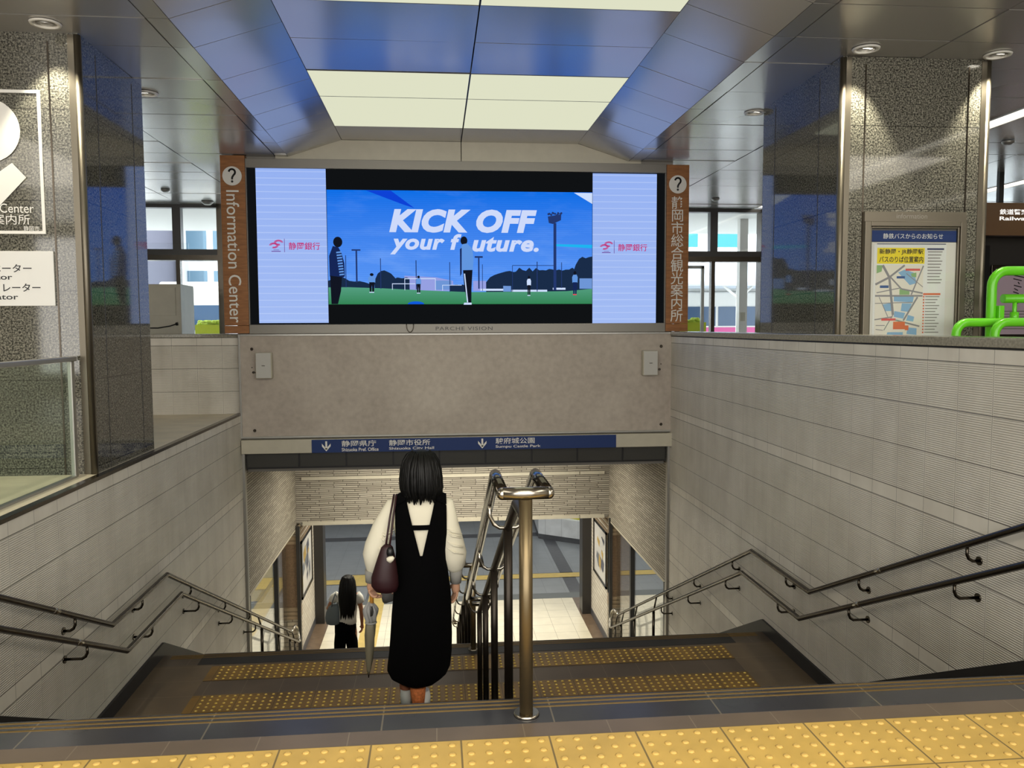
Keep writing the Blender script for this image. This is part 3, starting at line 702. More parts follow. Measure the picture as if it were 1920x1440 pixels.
text('uture.', (dx(1036), dx(1500), dz(488), dz(384)), YS-.008, 'scr_text', disp, 'tagline', shear=.22, bold=.038, keep=False, spacing=1.06)
for cx, nm in ((-1.8, 'a'), (2.445, 'b')):
    text('静岡銀行', (cx-.045, cx+.345, 2.385, 2.49), YS-.003, 'scr_logo', disp, 'bank_lettering', bold=.012)
    m = MB(); m.box(cx-.1, cx-.094, YS-.003, YS-.002, 2.36, 2.53, 1)
    for k in range(4):
        for s in (1, -1):
            pts = [(cx-.2+s*(.055*math.cos(a)*(1-.13*k)+.03)-.0, YS-.003, 2.462+s*.018+.034*math.sin(a)*(1-.16*k)) for a in [math.pi*2*i/26 for i in range(22)]]
            m.tube(pts, .0026, 5, 0)
    m.box(cx-.235, cx-.165, YS-.003, YS-.002, 2.385, 2.39, 1); m.box(cx-.26, cx-.145, YS-.003, YS-.002, 2.366, 2.375, 1)
    m.build('bank_emblem', ['scr_logo', 'scr_logodk'], disp)
text('PARCHE VISION', (.0, .735, 1.363, 1.408), 10.617, 'black', vs, 'lettering', keep=False, spacing=1.15)
m = MB(); m.tube([(-.375, 10.612, 1.445)]+[(-.33+.045*math.cos(a), 10.61, 1.43+.09*math.sin(a)) for a in [math.pi+math.pi*k/10 for k in range(11)]]+[(-.285, 10.612, 1.445)], .006, 8); m.build('cable_loop', 'dsteel', vs)

# ------------------------------------------------------------------ orange information signs on both sides of the screen
def info_sign(x0, x1, z0, z1, label, writing, rot, wbox):
    t = thing('information_sign', label, 'sign', ((x0+x1)/2, YF, z0))
    m = MB(); m.box(x0, x1, 10.6, 10.72, z0+.1, z1, 0); m.build('board', 'wood', t, .004)
    m = MB(); m.box(x0, x1, 10.6, 10.72, z0, z0+.097, 0); m.build('base_board', 'wood', t, .004)
    cx = (x0+x1)/2
    m = MB(); disc(m, cx-.005, z1-.255, 10.597, .118); m.build('icon_disc', 'letter', t)
    qmark(cx-.005, z1-.255, .19, 10.595, 'dark', t)
    text(writing, wbox, 10.597, 'letter', t, 'lettering', rot=rot, keep=not rot, line=.93 if not rot else 1, bold=0.004)
info_sign(-2.652, -2.352, 1.335, 3.55, 'orange wood sign reading Information Center down the left of the screen', 'Information Center', True, (-2.585, -2.43, 1.47, 3.12))
info_sign(3.036, 3.335, 1.335, 3.51, 'orange wood sign with Japanese lettering down the right of the screen', '\n'.join('静岡市総合観光案内所'), False, (3.08, 3.28, 1.46, 3.1))

# ------------------------------------------------------------------ felt notice panel with two loudspeakers
t = thing('felt_wall_board', 'wide blank grey felt panel with metal edge under the video screen', 'panel', (.33, YF, 0))
m = MB(); m.box(-2.49, 3.145, 10.66, 10.7, .0, 1.31); m.build('felt_board', 'felt', t)
m = MB()
for a in ((-2.505, -2.48, -.012, 1.325), (3.135, 3.16, -.012, 1.325), (-2.48, 3.135, -.012, .012), (-2.48, 3.135, 1.3, 1.325)): m.box(a[0], a[1], 10.648, 10.7, a[2], a[3])
m.build('edge_frame', 'alu', t, .003)
for x, z in ((-2.335, 1.135), (-2.325, .09), (2.99, 1.135), (2.995, .09)):
    m = MB(); m.tube([(x, 10.66, z), (x, 10.645, z)], .014, 12); m.tube([(x, 10.645, z), (x, 10.638, z)], [.02, .012], 12); m.build('bolt', 'dsteel', t)
for x, z in ((-2.34, .9), (2.99, .9)):
    m = MB(); m.tube([(x, 10.66, z), (x, 10.652, z)], .007, 10); m.build('bolt', 'dsteel', t)
def speaker(x, z, label, sg):
    t = thing('wall_speaker', label, 'speaker', (x, 10.66, z-.165), 'speakers on the notice panel')
    m = MB(); m.box(x-.1, x+.1, 10.53, 10.64, z-.165, z+.165, 0); m.build('cabinet', 'beige', t, .012)
    m = MB(); m.box(x-.092, x+.092, 10.522, 10.531, z-.157, z+.157); m.build('grille', simple('speaker_grille', (196, 194, 188), .6), t, .006)
    m = MB(); m.box(x-.02, x+.02, 10.519, 10.523, z-.005, z+.003); m.build('badge', 'dsteel', t)
    m = MB(); m.box(x-.03, x+.03, 10.63, 10.665, z-.1, z+.1, 0); m.box(x+sg*.06, x+sg*.16, 10.65, 10.662, z-.1, z-.085, 0); m.tube([(x+sg*.15, 10.64, z-.09), (x+sg*.15, 10.66, z-.09)], .016, 10); m.build('bracket', 'dsteel', t)
speaker(-2.172, .928, 'small grey wall loudspeaker at the left end of the felt panel', -1)
speaker(2.818, .918, 'small grey wall loudspeaker at the right end of the felt panel', 1)

# ------------------------------------------------------------------ blue direction sign
t = thing('direction_sign', 'long blue direction sign with white arrows under the felt panel', 'sign', (.33, YF, -.2))
m = MB(); m.box(-2.49, 3.15, 10.6, 10.72, -.205, -.028); m.build('sign_box', 'beige', t, .006)
m = MB(); m.box(-1.605, 2.372, 10.592, 10.602, -.203, -.034); m.build('blue_face', 'signblue', t)
for cx in (-1.42, .59):
    m = MB(); arrow_down(m, cx, -.055, -.185, .11, 10.589, .024); m.build('arrow', 'letter', t)
for s, x0, x1, z0, z1, b in (('静岡県庁', -1.225, -.785, -.128, -.05, .008), ('Shizuoka Pref. Office', -1.225, -.755, -.19, -.145, .012), ('静岡市役所', -.62, -.09, -.128, -.05, .008), ('Shizuoka City Hall', -.62, -.04, -.19, -.145, .012), ('駿府城公園', .765, 1.28, -.128, -.05, .008), ('Sumpu Castle Park', .765, 1.36, -.19, -.145, .012)):
    text(s, (x0, x1, z0, z1), 10.589, 'letter', t, 'lettering', bold=b, keep=False)

# ------------------------------------------------------------------ handrails
def wall_rail(X, sg, label, k1u, k2u, k1l, k2l):
    t = thing('wall_handrail', label, 'handrail', (X, 6.3, ZL), 'handrails along the stair walls')
    xu, xl = X-sg*.08, X-sg*.15
    zu, zl = ZL+.756, ZL+.525
    eu, el = 13.4, 13.62
    U = [(xu, 1.4, .76), (xu, k1u-(0.76-zu)/.4735, .76), (xu, k1u, zu), (xu, k2u, zu), (xu, eu, zu-(eu-k2u)*.468), (xu, 13.72, zu-(eu-k2u)*.468-.02), (xu, 13.9, zu-(eu-k2u)*.468-.11)]
    Lw = [(xl, 1.4, .53), (xl, k1l-(.53-zl)/.4735, .53), (xl, k1l, zl), (xl, k2l, zl), (xl, el, zl-(el-k2l)*.468)]
    m = MB(); m.tube(U[:5], .0205, 14); m.build('upper_rail', 'dsteel', t)
    m = MB(); m.tube(Lw, .0205, 14); m.build('lower_rail', 'dsteel', t)
    m = MB(); m.tube([U[4], U[5], U[6], (xu-sg*.03, 13.9, U[6][2]-.15), (xl, 13.75, Lw[4][2]-.03), Lw[4]], .02, 12); m.build('end_loop', 'steel', t)
    def zline(P, y):
        for a, b in zip(P[:-1], P[1:]):
            if a[1] <= y <= b[1]: return a[2]+(b[2]-a[2])*(y-a[1])/(b[1]-a[1])
    for y in (3.2, 4.38, 5.57, 6.8, 8.1, 9.35, 10.5):
        for x, P in ((xu, U), (xl, Lw)):
            yy = y; z = zline(P, yy); m = MB(); d = sg*abs(X-x)
            m.tube([(x, yy, z-.015), (x, yy, z-.06), (x+sg*.012, yy, z-.085), (x+sg*.035, yy, z-.1), (X, yy, z-.1)], .0095, 10); b = part_base(m.build('bracket', 'dsteel', t)); m = MB(); m.tube([(X-sg*.008, yy, z-.1), (X, yy, z-.1)], .026, 16); m.build('wall_flange', 'dsteel', b)
    for y in (11.0, 12.1, 13.0, 13.45):
        z0 = ZL-RIS*math.ceil((y-YL1)/TRD); m = MB(); z1 = zline(U, min(y, eu)); m.tube([(xl+sg*.03, y, z0), (xl+sg*.03, y, zline(Lw, y)-.01)], .02, 12); m.tube([(xl+sg*.03, y, zline(Lw, y)-.01), (xu, y, z1-.01)], .012, 10); m.build('post', 'dsteel', t)
    for P in (U, Lw):
        y = 5.3 if P is U else 5.45
        a = zline(P, y-.035), zline(P, y+.035); m = MB(); m.tube([(P[0][0], y-.035, a[0]), (P[0][0], y+.035, a[1])], .0212, 14); m.build('joint_sleeve', 'steel', t)
wall_rail(XR, 1, 'double dark steel handrail along the right tiled wall', 6.343, 7.59, 6.37, 7.65)
wall_rail(XL, -1, 'double dark steel handrail along the left tiled wall', 6.173, 7.42, 6.25, 7.58)

def centre_rail(label, P, ys, base, x0=.23, x1=.393):
    xc = (x0+x1)/2
    t = thing('centre_handrail', label, 'handrail', (xc, P[0][0], base(P[0][0])), 'double handrails down the middle of the stairs')
    r = .023
    m = MB(); m.tube([(x0+.0, P[0][0], P[0][1]), (x1, P[0][0], P[0][1])], r, 16); m.ell((x0, P[0][0], P[0][1]), r, r, r, 12, 8); m.ell((x1, P[0][0], P[0][1]), r, r, r, 12, 8); m.build('cross_bar', 'steel', t)
    for x in (x0, x1):
        m = MB(); m.tube([(x, y, z) for y, z in P], r, 16); m.build('rail', 'chrome', t)
    sp = [(xc, y, z-.12) for y, z in P[1:]]
    sp = [(xc, P[0][0]+.01, P[0][1]-.075), (xc, P[0][0]+.1, P[0][1]-.1), (xc, P[1][0]-.02, P[1][1]-.115)]+sp[1:]
    m = MB(); m.tube(sp, .019, 14); m.build('centre_tube', 'dpost', t)
    def zr(y):
        for a, b in zip(P[:-1], P[1:]):
            if a[0] <= y <= b[0]: return a[1]+(b[1]-a[1])*(y-a[0])/(b[0]-a[0])
        return P[-1][1]
    for i, y in enumerate(ys):
        z1 = zr(y); bz = base(y)
        m = MB(); m.tube([(xc, y, bz), (xc, y, z1-(.02 if i == 0 else .12))], .0245 if i == 0 else .02, 18); po = part_base(m.build('post', 'post' if i == 0 else 'dpost', t)); m = MB(); m.tube([(xc, y, bz), (xc, y, bz+.012)], [.048, .044], 24); m.build('base_plate', 'steel', po)
        if i:
            m = MB(); m.tube([(x0, y, z1-.015), (x0, y, z1-.07), (x0+.02, y, z1-.11), (x0+.045, y, z1-.125), (x1-.045, y, z1-.125), (x1-.02, y, z1-.11), (x1, y, z1-.07), (x1, y, z1-.015)], .009, 10); m.build('saddle_bracket', 'steel', t)
    y, z = P[-1]; m = MB(); m.tube([(x0, y, z), (x0, y+.06, z-.04), (x0+.03, y+.08, z-.075), (x1-.03, y+.08, z-.075), (x1, y+.06, z-.04), (x1, y, z)], r*.9, 14); m.tube([(x0+.01, y-.03, z), (x1-.01, y-.03, z)], .018, 12); m.build('end_loop', 'steel', t)
stepz1 = lambda y: 0. if y < Y1 else max(ZL, -RIS*math.floor((y-Y1)/TRD+1))
stepz2 = lambda y: ZL if y < YL1 else max(ZB, ZL-RIS*math.floor((y-YL1)/TRD+1))
centre_rail('near double steel handrail in the middle of the upper stairs', [(2.85, .813), (3.225, .813), (6.22, -.70)], [2.85, 3.58, 4.5, 5.36, 6.15], stepz1)
centre_rail('far double steel handrail going down beyond the landing', [(7.3, -.76), (7.6, -.76), (13.7, -3.62)], [7.3, 8.2, 9.3, 10.4, 11.5, 12.6, 13.5], stepz2)

# ------------------------------------------------------------------ left side: glass balustrade and signs on the pillar
t = thing('glass_balustrade', 'glass balustrade with metal top rail in front of left pillar', 'balustrade', (-2.69, 4.5, .3))
m = MB(); m.box(-2.695, -2.683, 2.5, 6.27, .3, 1.16); m.build('glass_panel', 'gglass', t)
m = MB(); m.box(-2.715, -2.655, 2.5, 6.33, 1.165, 1.2); m.build('top_rail', 'alu', t, .006)
m = MB(); m.box(-2.705, -2.672, 6.27, 6.32, .3, 1.165); m.build('post', 'alu', t, .004)
m = MB(); m.box(-2.71, -2.665, 2.5, 6.27, .3, .315); m.build('base_channel', 'alu', t)
yp = 6.394
t = thing('pillar_sign', 'white framed question mark emblem on left granite pillar', 'sign', (-3.25, 6.4, 2.1))
m = MB()
for a in ((-2.888, -2.866, 2.127, 3.124), (-3.66, -3.638, 2.127, 3.124), (-3.66, -2.866, 2.105, 2.127), (-3.66, -2.866, 3.124, 3.146)): m.box(a[0], a[1], yp-.002, yp+.004, a[2], a[3])
m.build('border', 'letter', t)
m = MB(); disc(m, -3.245, 2.852, yp-.003, .232); m.face([(-3.08, yp-.0035, 2.62), (-2.985, yp-.0035, 2.515), (-3.245, yp-.0035, 2.24), (-3.245, yp-.0035, 2.5)]); m.build('emblem', 'letter', t)
qmark(-3.245, 2.86, .36, yp-.005, 'dsteel', t)
text('Information Center', (-3.6, -2.942, 2.258, 2.325), yp-.003, 'letter', t, keep=False)
text('総合観光案内所', (-3.6, -2.972, 2.172, 2.248), yp-.003, 'letter', t, keep=False)
text('静岡市', (-3.02, -2.908, 2.125, 2.163), yp-.003, 'letter', t, keep=False)
t = thing('lift_sign', 'white board with black lift and escalator lettering on left pillar', 'sign', (-3.2, 6.4, 1.575))
m = MB(); m.box(-3.7, -2.816, yp-.012, yp+.004, 1.575, 1.978); m.build('board', 'whiteboard', t, .003)
for s, x0, x1, z0, z1 in (('エレベーター', -3.4, -2.972, 1.822, 1.882), ('Elevator', -3.4, -3.11, 1.768, 1.808), ('エスカレーター', -3.4, -2.915, 1.68, 1.74), ('Escalator', -3.4, -3.075, 1.622, 1.662)): text(s, (x0, x1, z0, z1), yp-.014, 'black', t, bold=.012, keep=False)

# ------------------------------------------------------------------ right side: poster case, barrier, hanging sign, kiosk
yr = 6.434
t = thing('poster_case', 'metal framed bus notice case on the front of right granite pillar', 'notice case', (3.91, 6.44, 1.0))
m = MB(); m.box(3.478, 4.352, yr-.03, yr+.005, 2.245, 2.325); m.build('title_bar', 'bronze', t)
text('information', (3.66, 4.1, 2.27, 2.31), yr-.031, 'greyframe', t, 'lettering')
m = MB()
for a in ((3.478, 3.53, 1.0, 2.245), (4.3, 4.352, 1.0, 2.245), (3.53, 4.3, 2.205, 2.245), (3.53, 4.3, 1.0, 1.05)): m.box(a[0], a[1], yr-.045, yr+.005, a[2], a[3])
for a in ((3.53, 3.545, 1.05, 2.205), (4.285, 4.3, 1.05, 2.205), (3.545, 4.285, 2.19, 2.205)): m.box(a[0], a[1], yr-.03, yr+.005, a[2], a[3])
m.build('frame', 'bronze', t, .004)
m = MB(); m.box(3.53, 4.3, yr-.004, yr+.004, 1.05, 2.2); m.build('backing', simple('case_backing', (92, 88, 84), .6), t)
m = MB(); m.box(3.545, 4.285, yr-.008, yr-.004, 2.085, 2.175); m.build('blue_header', 'signblue', t)
text('静鉄バスからのお知らせ', (3.585, 4.235, 2.108, 2.152), yr-.009, 'letter', t)
g = MB(); g.box(3.545, 4.285, yr-.026, yr-.022, 1.05, 2.19); g.build('glass_cover', 'glass', t)
m = MB(); m.box(3.552, 4.285, yr-.0075, yr-.004, 1.05, 2.08, 0); m.build('backing_sheet', 'paper', t)
p = thing('poster', 'white bus stop map poster with yellow title in the case', 'poster', (3.9, yr, 1.1))
m = MB(); m.box(3.575, 4.2, yr-.0105, yr-.0076, 1.1, 2.062); m.build('sheet', 'whiteboard', p)
m = MB(); m.box(3.603, 4.012, yr-.0115, yr-.0106, 1.905, 2.035); m.build('yellow_title', simple('title_yellow', (236, 214, 30), .5), p)
text('新静岡・JR静岡駅', (3.62, 4.0, 1.977, 2.026), yr-.0125, 'black', p, bold=.015, keep=False); text('バスのりば位置案内', (3.62, 4.0, 1.915, 1.966), yr-.0125, 'black', p, bold=.015, keep=False)
m = MB(); ym = yr-.0116
def px(x): return 3.593+(x-225)/(745-225)*.411
def pz(y): return 1.893-(y-615)/(1340-615)*.572
lm = [0]
def mp(i, pts): lm[0] += 1; m.face([(px(x), ym-lm[0]*.00002, pz(y)) for x, y in pts], i)
mp(0, [(225, 615), (745, 615), (745, 1345), (225, 1345)])
for pts in ([(470, 690), (540, 660), (640, 690), (680, 800), (600, 820), (540, 760)], [(310, 1020), (405, 1005), (410, 1090), (335, 1090)], [(430, 940), (650, 940), (640, 1000), (430, 990)], [(520, 1010), (630, 1010), (600, 1100), (510, 1090)], [(440, 1090), (560, 1110), (540, 1170), (435, 1150)], [(590, 1130), (660, 1150), (650, 1200), (570, 1190)], [(590, 1260), (690, 1270), (690, 1340), (580, 1330)], [(370, 1310), (540, 1310), (540, 1345), (360, 1345)]): mp(1, pts)
for pts in ([(235, 615), (300, 615), (290, 680), (235, 700)], [(490, 860), (600, 885), (600, 920), (490, 920)], [(610, 700), (670, 690), (670, 740), (620, 735)]): mp(2, pts)
def road(a, b, w): 
    d = Vector((b[0]-a[0], b[1]-a[1])); n = Vector((-d.y, d.x)).normalized()*w/2; mp(3, [(a[0]+n.x, a[1]+n.y), (b[0]+n.x, b[1]+n.y), (b[0]-n.x, b[1]-n.y), (a[0]-n.x, a[1]-n.y)])
for a, b, w in (((300, 615), (375, 740), 26), ((375, 740), (425, 1130), 26), ((225, 815), (375, 740), 22), ((375, 740), (540, 615), 20), ((390, 740), (510, 860), 16), ((510, 860), (745, 905), 16), ((745, 620), (620, 920), 14), ((225, 932), (745, 932), 18), ((690, 945), (540, 1190), 18), ((225, 1010), (640, 1000), 8), ((225, 1180), (420, 1150), 12), ((440, 1180), (720, 1250), 16), ((270, 945), (370, 1150), 8), ((240, 900), (500, 850), 10), ((560, 700), (745, 840), 8), ((240, 1240), (340, 1240), 8), ((240, 1280), (320, 1290), 8), ((425, 1130), (330, 1290), 10)): road(a, b, w)
for x0, y0, x1, y1, i in ((550, 650, 710, 672, 4), (300, 1166, 455, 1190, 4), (455, 728, 545, 752, 5), (275, 824, 370, 850, 5), (430, 1200, 560, 1280, 6), (560, 1240, 600, 1290, 6)): mp(i, [(x0, y0), (x1, y0), (x1, y1), (x0, y1)])
for k in range(11): mp(7, [(790, 470+k*32), (950-12*(k % 3), 470+k*32), (950-12*(k % 3), 482+k*32), (790, 482+k*32)])
for k in range(13): mp(7, [(775, 935+k*31), (930-20*(k % 3), 935+k*31), (930-20*(k % 3), 946+k*31), (775, 946+k*31)]); mp(6, [(750, 933+k*31), (765, 933+k*31), (765, 950+k*31), (750, 950+k*31)])
mp(8, [(780, 438), (965, 438), (965, 456), (780, 456)]); mp(6, [(750, 904), (940, 904), (940, 924), (750, 924)]); mp(8, [(232, 392), (985, 392), (985, 400), (232, 400)])
m.build('map_print', [simple('map_ground', (226, 220, 206), .6), simple('map_blue', (136, 176, 208), .6), simple('map_green', (140, 176, 120), .6), simple('map_road', (140, 138, 140), .6), simple('map_tag', (214, 90, 84), .6), simple('map_label', (56, 88, 140), .6), simple('map_orange', (216, 110, 70), .6), simple('map_text', (150, 146, 142), .6), simple('map_navy', (60, 66, 100), .6)], p)

t = thing('pipe_barrier', 'bright green pipe barrier at the right edge above the wall', 'barrier', (4.6, 6.0, 0))
Yb = 6.02; r = .036
m = MB(); arc = [(4.32+.12-.12*math.cos(a), Yb, 1.7+.12*math.sin(a)) for a in [math.pi/2*k/6 for k in range(7)]]
m.tube([(4.32, Yb, 0), (4.32, Yb, 1.65)]+arc+[(5.6, Yb, 1.83), (5.72, Yb, 1.78), (5.75, Yb, 1.65), (5.75, Yb, 0)], r, 16); m.build('outer_loop', 'green', t)
m = MB(); m.tube([(4.4, Yb-.02, 1.605), (5.7, Yb-.02, 1.605)], r*.95, 16); m.build('middle_bar', 'green', t)
for x in (4.5, 5.5):
    m = MB(); m.tube([(x, Yb-.02, 1.605), (x, Yb-.02, 1.42)], .016, 12); m.tube([(x, Yb-.02, 1.5), (x, Yb-.02, 1.42)], .032, 14); m.build('stay', 'green', t)
m = MB(); m.tube([(4.66, Yb, 1.82), (4.66, Yb, 1.7)], .03, 12); m.build('stub', 'green', t)
for x0, y in ((3.97, Yb-.1), (4.2, Yb-.22)):
    m = MB(); m.tube([(x0, y, 0), (x0, y, 1.33)]+[(x0+.09-.09*math.cos(a), y, 1.33+.09*math.sin(a)) for a in [math.pi/2*k/5 for k in range(1, 6)]]+[(5.6, y, 1.42)], .033, 14); m.build('lower_loop', 'green', t)
m = MB(); m.box(4.345, 4.39, Yb-.06, Yb, 1.42, 1.55); m.build('clamp', 'green', t, .006)

t = thing('hanging_sign', 'brown hanging sign with white Railway Police lettering on black pole', 'sign', (8.4, 11.0, 2.67))
m = MB(); m.box(7.4, 9.9, 11.0, 11.12, 2.665, 3.125); m.build('sign_box', simple('sign_brown', (112, 84, 56), .4), t, .006)
for x in (8.01, 9.4):
    m = MB(); m.box(x-.035, x+.035, 11.03, 11.09, 3.125, 3.56); m.build('hanger', 'black', t)
MT['lit_letter'] = emit('lit_letter', (1, .98, .93, 1), 1.0)
text('鉄道警察(鉄道警察隊)', (7.97, 9.0, 2.945, 3.035), 10.996, 'lit_letter', t, bold=.02, keep=False); text('Railway Police', (7.97, 8.83, 2.86, 2.93), 10.996, 'lit_letter', t, bold=.025, keep=False)
m = MB(); m.box(7.2, 10.4, 12.0, 12.3, 0, 2.95, 0); m.box(7.18, 10.4, 11.97, 12.0, 2.75, 2.85, 1); m.box(8.45, 8.53, 11.96, 12.0, 0, 2.62, 1); struct('wall_kiosk', m, ['dark', 'black'])
def wallposter(x0, x1, z0, z1, y, label):
    t = thing('wall_poster', label, 'poster', ((x0+x1)/2, y, z0))
    m = MB(); m.box(x0-.06, x1+.06, y-.02, y, z0-.06, z1+.06); m.build('frame', 'dsteel', t, .004)
    m = MB(); m.box(x0, x1, y-.025, y-.02, z0, z1, 0)
    for k in range(7): m.box(x0+.06, x1-.1-.05*(k % 3), y-.026, y-.025, z0+.08+k*.045, z0+.095+k*.045, 1)
    for k in range(9): m.tube([(x0+.33+random.uniform(-.05, .05), y-.026, z1-.1-.05*k), (x0+.42+random.uniform(-.05, .07), y-.026, z1-.13-.05*k)], .008, 6, 2)
    m.build('print', [simple('mauve_paper', (196, 176, 190), .6), 'greyframe', 'black'], t)
wallposter(8.62, 9.6, 1.25, 2.26, 11.96, 'pale mauve poster on the dark wall behind the green barrier')

# ------------------------------------------------------------------ things seen through the windows and in the concourse
t = thing('service_counter', 'beige cabinet counter by the left windows behind the tiled parapet', 'counter', (-4.3, 13.2, 0))
m = MB(); m.box(-5.6, -3.954, 13.2, 13.9, 0, 2.09, 0); m.build('body', 'beige', t, .008)
m = MB(); m.box(-5.2, -4.03, 13.185, 13.2, 1.6, 2.04); m.build('door', 'beige', t, .004)
m = MB(); m.tube([(-4.7, 13.17, 1.41), (-4.3, 13.17, 1.41), (-4.12, 13.17, 1.44), (-4.03, 13.17, 1.47)], .009, 8); m.tube([(-4.03, 13.17, 1.47), (-4.0, 13.17, 1.475)], .025, 10); m.build('cable', 'black', t)
m = MB(); m.box(-5.6, -3.9, 13.5, 13.52, 2.09, 2.75, 0); m.build('glass_screen', 'glass', t)
def bus(x0, x1, y, z0, label, stripe, front=False):
    t = thing('bus', label, 'bus', ((x0+x1)/2, y, z0))
    h = 2.9; m = MB(); m.box(x0, x1, y, y+2.5, z0+.3, z0+h, 0); m.box(x0+.2, x1-.2, y+.2, y+2.3, z0+h, z0+h+.12, 0); m.build('body', 'white', t, .12)
    n = max(1, int((x1-x0)/1.5)); w = (x1-x0-.4)/n
    for i in range(n):
        m = MB(); m.box(x0+.2+w*i+.05, x0+.2+w*(i+1)-.05, y-.02, y, z0+1.75, z0+2.4); m.build('window', simple('bus_glass', (70, 92, 120), .1), t)
    m = MB(); m.box(x0+.02, x1-.02, y-.012, y, z0+1.52, z0+1.7); m.build('stripe', simple('bus_stripe', stripe, .4), t)
    for x in ([x0+1.6, x1-2.2] if x1-x0 > 4 else [x0+.5, x1-.5]):
        m = MB(); m.tube([(x, y-.02, z0+.45), (x, y+.3, z0+.45)], .45, 24); m.tube([(x, y-.03, z0+.45), (x, y-.01, z0+.45)], .25, 20, 1); m.build('wheel', ['black', 'alu'], t)
    if front:
        m = MB(); m.box(x1-.42, x1-.14, y-.03, y, z0+1.3, z0+1.5); m.build('tail_lamp', simple('tail_red', (230, 120, 90), .3), t)
bus(3.5, 15.5, 27, -.35, 'long white bus with dark windows and pink stripe beyond the right windows', (214, 90, 150))
bus(-7.4, -5.3, 22, -.4, 'white bus rear with red tail lamp beyond the left windows', (226, 226, 230), True)
for x0, x1, y, lab in ((-5.4, -4.8, 19, 'lime yellow planter box outside the left windows'), (4.6, 5.75, 17, 'lime yellow planter box outside the right windows')):
    t = thing('planter_box', lab, 'planter', ((x0+x1)/2, y, -.1)); m = MB(); m.box(x0, x1, y, y+.4, -.1, 1.48); m.build('box', simple('lime_paint', (186, 196, 30), .5), t)
    m = MB()
    for k in range(40): m.ell((random.uniform(x0+.05, x1-.05), y+random.uniform(.08, .32), 1.5+random.uniform(-.02, .05)), .06, .06, .05, 6, 5)
    m.build('plants', simple('lime_leaves', (190, 210, 70), .7), t)
def building(x0, x1, y, h, label, wallc, winc, cols, rows, gap=.25):
    t = thing('building', label, 'building', ((x0+x1)/2, y, -.4)); m = MB(); m.box(x0, x1, y, y+8, -.4, h); m.build('wall', simple('facade', wallc, .8), t)
    w = (x1-x0)/cols; hh = (h+.0)/rows; g = simple('facade_glass', winc, .2)
    for i in range(cols):
        for j in range(rows):
            m = MB(); m.box(x0+w*(i+gap/2), x0+w*(i+1-gap/2), y-.05, y, hh*(j+.3), hh*(j+.85)); m.build('window', g, t)
building(-30, -17.2, 50, 16, 'grey purple office block far beyond the left windows', (116, 114, 126), (84, 96, 124), 7, 5)
building(-16.5, -8, 56, 14, 'white building beside the grey office block outside', (214, 214, 214), (96, 124, 140), 5, 5)
building(8, 40, 52, 15, 'white building with teal glass panels far beyond the right windows', (230, 230, 230), (50, 132, 140), 10, 3, .4)
t = thing('bus_canopy', 'pale curved bus shelter roof with struts beyond the right windows', 'canopy', (12, 32, -.1))
m = MB(); m.loft([[(x, 30+6*math.cos(a), 2.6+1.1*math.sin(a)) for a in [math.pi*k/12 for k in range(13)]]+[(x, 30+5.9*math.cos(a), 2.6+1.02*math.sin(a)) for a in [math.pi*(12-k)/12 for k in range(13)]] for x in (2, 26)]); m.build('roof', simple('canopy_skin', (206, 212, 220), .4), t)
for x in (6.4, 9.2, 12.5):
    m = MB(); m.tube([(x, 24.2, -.1), (x, 24.2, 3.4)], .09, 12); m.build('column', 'white', t)
    m = MB(); m.tube([(x, 24.2, 2.2), (x-1.3, 24.4, 3.4)], .04, 8); m.tube([(x, 24.2, 2.2), (x+1.3, 24.4, 3.4)], .04, 8); m.build('strut', 'white', t)
for x0, x1, lab in ((4.9, 5.25, 'slim glass shelter panel outside the right windows'),):
    t = thing('shelter_panel', lab, 'glass panel', (5.1, 16.2, -.1)); m = MB()
    for x in (4.9, 5.4): m.box(x-.03, x+.03, 16.2, 16.26, -.1, 2.62)
    m.box(4.87, 5.43, 16.2, 16.26, 2.56, 2.62); m.build('frame', 'alu', t); m = MB(); m.box(4.93, 5.37, 16.225, 16.235, .2, 2.56); m.build('pane', 'glass', t)
t = thing('white_post', 'white steel post outside near the right edge of right windows', 'post', (6.35, 16.5, -.1)); m = MB(); m.box(6.28, 6.45, 16.5, 16.66, -.1, 3.6); m.build('shaft', 'white', t); m = MB(); m.box(6.3, 6.4, 16.47, 16.5, 1.5, 1.68); m.build('control_box', 'beige', t)

